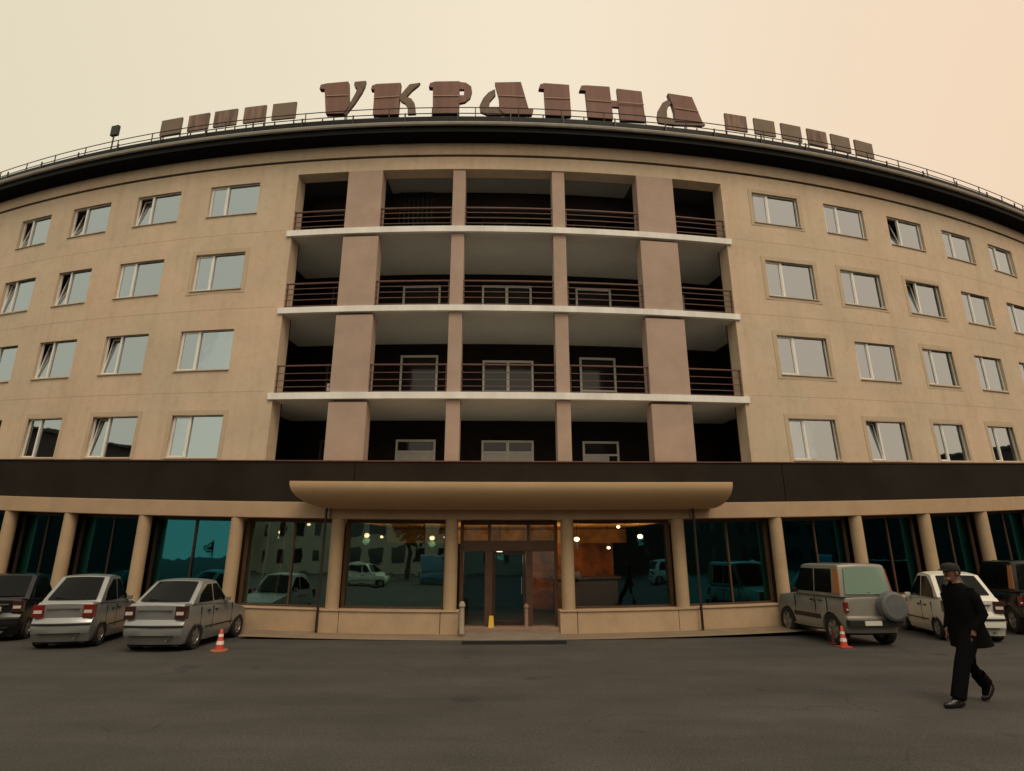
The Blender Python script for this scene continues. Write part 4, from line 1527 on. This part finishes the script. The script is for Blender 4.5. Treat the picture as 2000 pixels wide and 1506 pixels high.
# ------------------------------------------------------------------ walking person
def skin_mesh(name, pts, edges, radii, mats, root=0, levels=2):
    me = bpy.data.meshes.new(name + '_tmp')
    me.from_pydata(pts, edges, [])
    o = bpy.data.objects.new(name + '_tmp', me)
    COL.objects.link(o)
    md = o.modifiers.new('s', 'SKIN')
    md.use_smooth_shade = True
    md2 = o.modifiers.new('ss', 'SUBSURF')
    md2.levels = levels
    md2.render_levels = levels
    for i, r in enumerate(radii):
        sv = me.skin_vertices[0].data[i]
        sv.radius = r if isinstance(r, tuple) else (r, r)
        sv.use_root = i == root
    dg = bpy.context.evaluated_depsgraph_get()
    dg.update()
    out = bpy.data.meshes.new_from_object(o.evaluated_get(dg))
    out.name = name
    bpy.data.objects.remove(o)
    out.materials.clear()
    for m in mats:
        out.materials.append(m)
    return out


def walking_person():
    # local frame: x = walking direction, y = left of the walker, z up; the planted foot is in front
    root = thing('person', (6.24, 8.72, 0), 'person in a dark suit and cap walking left across the asphalt', 'person', None, R(180) + R(14))
    J = {
        'pelvis': (0, 0, .93), 'waist': (-.01, 0, 1.09), 'chest': (-.005, 0, 1.29), 'neck0': (.015, 0, 1.47), 'neck': (.05, 0, 1.535), 'head0': (.075, 0, 1.60), 'head1': (.08, 0, 1.70), 'head2': (.07, 0, 1.755),
        'hipR': (.04, .09, .88), 'kneeR': (.28, .09, .51), 'shinR': (.375, .09, .29), 'ankR': (.46, .09, .09), 'toeR': (.64, .09, .035),
        'hipL': (-.02, -.09, .89), 'kneeL': (-.04, -.09, .49), 'shinL': (-.16, -.09, .34), 'ankL': (-.27, -.09, .21), 'toeL': (-.20, -.09, .045),
        'shR': (-.01, .175, 1.41), 'elR': (-.055, .232, 1.14), 'wrR': (.09, .185, .93),
        'shL': (-.01, -.175, 1.41), 'elL': (-.055, -.232, 1.14), 'wrL': (.09, -.185, .93),
    }
    E = [('pelvis', 'waist'), ('waist', 'chest'), ('chest', 'neck0'), ('neck0', 'neck'), ('neck', 'head0'), ('head0', 'head1'), ('head1', 'head2'),
         ('pelvis', 'hipR'), ('hipR', 'kneeR'), ('kneeR', 'shinR'), ('shinR', 'ankR'), ('ankR', 'toeR'),
         ('pelvis', 'hipL'), ('hipL', 'kneeL'), ('kneeL', 'shinL'), ('shinL', 'ankL'), ('ankL', 'toeL'),
         ('neck0', 'shR'), ('shR', 'elR'), ('elR', 'wrR'), ('neck0', 'shL'), ('shL', 'elL'), ('elL', 'wrL')]
    RD_ = {'pelvis': .135, 'waist': .14, 'chest': .15, 'neck0': .09, 'neck': .058, 'head0': .078, 'head1': .098, 'head2': .07,
           'hipR': .105, 'kneeR': .078, 'shinR': .072, 'ankR': .058, 'toeR': .04, 'hipL': .105, 'kneeL': .078, 'shinL': .068, 'ankL': .055, 'toeL': .038,
           'shR': .075, 'elR': .055, 'wrR': .038, 'shL': .075, 'elL': .055, 'wrL': .038}
    keys = list(J)
    pts = [list(J[k]) for k in keys]
    edges = [(keys.index(a), keys.index(b)) for a, b in E]
    radii = [RD_[k] for k in keys]
    # hands: five short finger chains each
    for w, s in (('wrR', 1), ('wrL', -1)):
        wx, wy, wz = J[w]
        pi_ = len(pts)
        pts.append([wx + .03, wy, wz - .075])
        radii.append(.032)
        edges.append((keys.index(w), pi_))
    me = skin_mesh('body', pts, edges, radii, [M['cloth'], M['skin'], M['shoe']], 0, 2)
    for p in me.polygons:
        c = p.center
        p.use_smooth = True
        if c.z > 1.535:
            p.material_index = 1
        elif c.z < .10 and (c.x > .0):
            p.material_index = 2
        elif c.x < -.30 and c.z < .20:
            p.material_index = 2
        elif c.z < .95 and c.z > .8 and abs(c.y) > .165 and c.x > .03:
            p.material_index = 1
    body = link('body', me, root)
    # fingers and thumbs
    for w, s in (('wrR', 1), ('wrL', -1)):
        wx, wy, wz = J[w]
        for k in range(5):
            mb = MB()
            if k < 4:
                ox = wx + .052 - .018 * k + .02
                ln = (.034, .040, .037, .028)[k]
                p0 = Vector((ox - .01, wy, wz - .095))
                pts_ = [p0, p0 + Vector((.006, -s * .004, -ln)), p0 + Vector((.004, -s * .016, -ln * 1.8)), p0 + Vector((-.002, -s * .028, -ln * 2.3))]
            else:
                p0 = Vector((wx + .045, wy - s * .01, wz - .05))
                pts_ = [p0, p0 + Vector((.022, -s * .01, -.025)), p0 + Vector((.024, -s * .018, -.055))]
            mb.tube(pts_, [.0095, .0090, .008, .006][:len(pts_)], 6)
            part('finger' if k < 4 else 'thumb', mb, M['skin'], root, ws=False, smooth=True)
    # jacket: a lofted shell from shoulders to hip, open skirt at the back
    mb = MB()
    rings = [(1.535, .03, .072, .078), (1.50, .015, .095, .12), (1.455, .012, .110, .17), (1.40, .0, .140, .22), (1.28, -.01, .168, .225), (1.12, -.015, .172, .215), (.98, -.02, .188, .225), (.86, -.03, .215, .235), (.72, -.045, .24, .235)]
    n = 24
    vs, fs = [], []
    for z, cx, rx, ry in rings:
        for i in range(n):
            a = 2 * math.pi * i / n
            back = .035 * max(0, -math.cos(a)) * max(0, (1.1 - z)) / .3
            vs.append((cx + (rx + back) * math.cos(a) + .006 * math.sin(5 * a + z * 9), ry * math.sin(a), z - .02 * math.cos(a) * (1 if z < .9 else 0)))
    for j in range(len(rings) - 1):
        for i in range(n):
            k = (i + 1) % n
            fs.append((j * n + i, (j + 1) * n + i, (j + 1) * n + k, j * n + k))
    mb.add(vs, fs)
    part('jacket', mb, M['cloth'], root, ws=False, smooth=True, angle=70)
    for s in (1, -1):
        mb = MB()
        a, b, c = (Vector(J['shR' if s > 0 else 'shL']), Vector(J['elR' if s > 0 else 'elL']), Vector(J['wrR' if s > 0 else 'wrL']))
        mb.tube([a + Vector((0, -s * .03, .02)), a + Vector((0, s * .02, -.05)), (a + b) / 2, b, (b + c) / 2, c + (c - b) * .02], [.075, .082, .075, .070, .062, .055], 14)
        part('jacket_sleeve', mb, M['cloth'], root, ws=False, smooth=True, angle=70)
    mb = MB()
    mb.lathe([(.062, 0), (.066, .03), (.060, .035)], (.037, 0, 1.515), 16)
    part('shirt_collar', mb, M['shirt'], root, ws=False, smooth=True)
    # face
    def blob(nm, c, r, m, seg=10):
        b_ = MB()
        prof = [(max(.0005, math.sin(math.pi * i / 6)), -math.cos(math.pi * i / 6)) for i in range(7)]
        vs_, f_ = [], []
        for i in range(seg):
            t = 2 * math.pi * i / seg
            for pr, pz in prof:
                vs_.append((c[0] + r[0] * pr * math.cos(t), c[1] + r[1] * pr * math.sin(t), c[2] + r[2] * pz))
        for i in range(seg):
            for j in range(6):
                f_.append((i * 7 + j, ((i + 1) % seg) * 7 + j, ((i + 1) % seg) * 7 + j + 1, i * 7 + j + 1))
        b_.add(vs_, f_)
        part(nm, b_, m, root, ws=False, smooth=True, angle=80)
    blob('nose', (.177, 0, 1.655), (.022, .015, .024), M['skin'])
    blob('chin', (.135, 0, 1.585), (.045, .045, .035), M['skin'])
    blob('mouth', (.166, 0, 1.617), (.010, .024, .006), M['hair'])
    for s in (-1, 1):
        blob('eye', (.158, s * .033, 1.683), (.010, .012, .008), M['hair'])
        blob('ear', (.075, s * .096, 1.66), (.022, .010, .034), M['skin'])
    blob('hair', (.035, 0, 1.685), (.093, .103, .085), M['hair'], 16)
    mb = MB()
    mb.lathe([(.112, 0), (.114, .03), (.105, .065), (.07, .095), (.001, .105)], (.07, 0, 1.70), 22)
    mb.add([(.152, -.085, 1.708), (.22, -.06, 1.698), (.245, 0, 1.696), (.22, .06, 1.698), (.152, .085, 1.708),
            (.152, -.085, 1.718), (.22, -.06, 1.708), (.245, 0, 1.706), (.22, .06, 1.708), (.152, .085, 1.718)],
           [(4, 3, 2, 1, 0), (5, 6, 7, 8, 9), (0, 1, 6, 5), (1, 2, 7, 6), (2, 3, 8, 7), (3, 4, 9, 8), (4, 0, 5, 9)])
    part('cap', mb, M['cap'], root, ws=False, smooth=True, angle=60)
    # trouser legs as slightly loose cloth
    for nm, ks in (('R', ('hipR', 'kneeR', 'shinR', 'ankR')), ('L', ('hipL', 'kneeL', 'shinL', 'ankL'))):
        mb = MB()
        p = [Vector(J[k]) for k in ks]
        mb.tube([p[0] + Vector((0, 0, .05)), (p[0] + p[1]) / 2, p[1], p[2], p[3] + (p[2] - p[3]) * .1], [.118, .108, .092, .088, .088], 16)
        part('trouser_leg', mb, M['cloth'], root, ws=False, smooth=True, angle=70)
    # shoes
    for nm, an, to in (('R', 'ankR', 'toeR'), ('L', 'ankL', 'toeL')):
        a, t_ = Vector(J[an]), Vector(J[to])
        mb = MB()
        if nm == 'R':
            pts_ = [Vector((a.x - .07, a.y, .05)), Vector((a.x - .02, a.y, .055)), Vector((a.x + .08, a.y, .05)), Vector((a.x + .17, a.y, .04)), Vector((a.x + .225, a.y, .034))]
        else:
            d = (t_ - a).normalized()
            q = Vector((-.9, 0, .2))
            heel = a + Vector((-.055, 0, -.02))
            pts_ = [heel + Vector((-.01, 0, .03)), heel + Vector((.0, 0, -.03)), heel + Vector((.05, 0, -.09)), heel + Vector((.10, 0, -.135)), heel + Vector((.165, 0, -.155))]
        mb.tube(pts_, [.040, .050, .050, .044, .026], 12)
        part('shoe', mb, M['shoe'], root, ws=False, smooth=True, angle=80)
    return root


walking_person()


# ------------------------------------------------------------------ the other side of the square, with added dark blocks, mirrored in the ground floor glass
def block(name, label, x0, x1, y0, y1, h, m, rows, cols):
    t = thing(name, ((x0 + x1) / 2, (y0 + y1) / 2, 0), label, 'building')
    mb = MB()
    mb.box(x0, x1, y0, y1, 0, h)
    mb.box(x0 - .3, x1 + .3, y0 - .3, y1 + .3, h, h + .35)
    part('wall', mb, m, t)
    mb = MB()
    mb.box(-.7, .7, 0, .06, -.75, .75)
    me = mb.mesh('window', M['balcglass'])
    for i in range(cols):
        for j in range(rows):
            o = link('window', me, t)
            o.location = (x0 + (i + .5) * (x1 - x0) / cols - (x0 + x1) / 2, (y1 - y0) / 2, 1.9 + j * (h - 1.2) / rows)
    return t


block('apartment_block', 'long pale apartment block across the square, seen mirrored in the ground floor glass', -47, 12, -44, -34, 13, M['pale_block'], 4, 16)
block('left_reflection_blocker', 'added dark block at the left, keeps sky out of the mirrored view in the glass', -92, -70, -30, 40, 15, M['blocker_dark'], 4, 4)  # added out of view to block sky from the left panes
block('right_reflection_blocker', 'added dark block at the right, keeps sky out of the mirrored view in the glass', 96, 112, -30.5, 40, 16, M['blocker_dark'], 4, 4)  # unseen helper, hides the sky that the right panes would mirror
block('rear_reflection_blocker', 'long added dark block behind to the right, darkens the reflections in the glass', 14, 95.9, -46, -30, 15, M['blocker_dark'], 4, 24)  # added behind the camera so that the panes at the right reflect dark


def tree(x, y, h, label, nleaf=900):
    t = thing('broadleaf_tree', (x, y, 0), label, 'tree', 'trees across the square')
    mb = MB()
    mb.tube([(x, y, 0), (x + .1, y, h * .3), (x - .1, y + .1, h * .6), (x, y, h * .85)], [h * .03, h * .024, h * .016, h * .006], 8)
    for k in range(6):
        a = k * 1.1
        z = h * (.35 + .07 * k)
        mb.tube([(x, y, z), (x + math.cos(a) * h * .15, y + math.sin(a) * h * .15, z + h * .12), (x + math.cos(a) * h * .25, y + math.sin(a) * h * .25, z + h * .2)], [h * .012, h * .008, h * .003], 6)
    part('trunk', mb, M['bark'], t)
    mb = MB()
    for i in range(nleaf):
        a, b = random.random() * 6.283, random.random() * 2 - 1
        rr = (random.random() ** .4)
        cz = h * .66
        v = Vector((math.cos(a) * math.sqrt(1 - b * b) * h * .30, math.sin(a) * math.sqrt(1 - b * b) * h * .30, b * h * .33)) * rr
        v *= 0.8 + 0.35 * math.sin(a * 3 + b * 4)
        c = Vector((x, y, cz)) + v
        s = h * .035 * (0.6 + random.random())
        d1 = Vector((random.uniform(-1, 1), random.uniform(-1, 1), random.uniform(-1, 1))).normalized() * s
        d2 = d1.orthogonal().normalized() * s * .8
        mb.quad(c - d1, c - d2, c + d1, c + d2)
    part('crown', mb, M['leaf'], t)


for i, (x, y, h, lab) in enumerate([(-10, -18, 7.5, 'tree across the square, mirrored in the window left of the door'),
                                    (19, -22, 9, 'tree across the square, mirrored in the window right of the door'),
                                    (-44, -30, 8, 'tree at the left end of the pale apartment block'),
                                    (-66, -60, 8, 'leftmost tree across the square'), (-72, -52, 4.5, 'low tree far across the square on the left')]):
    tree(x, y, h, lab)
for (x, y, hd, k, pnt, H_, Lx, lab) in ((-7.0, -8, 90, 'van', 'bluepaint', 1.9, 4.6, 'blue van across the square, mirrored in the glass left of the door'),
                                         (3.3, -8, 92, 'van', 'whitepaint', 2.3, 5.0, 'tall white van across the square, mirrored in the glass door'),
                                         (15.0, -7, 96, 'crossover', 'whitepaint', 1.6, 4.4, 'white car across the square, mirrored right of the door'),
                                         (25.0, -6, 100, 'hatch', 'whitepaint', 1.45, 4.5, 'low white saloon across the square, mirrored right of the downpipe'),
                                         (35.0, -3, 110, 'van', 'bluepaint', 1.9, 4.6, 'blue van across the square, mirrored behind the off roader'),
                                         (-14, -8, 84, 'hatch', 'whitepaint', 1.45, 4.3, 'white car across the square, mirrored in the curtained window')):
    make_car('parked_van' if k == 'van' else 'parked_car', lab, (x, y, 0), R(hd), k, pnt, Lc=Lx, W=1.75, H=H_, group='vehicles parked across the square')
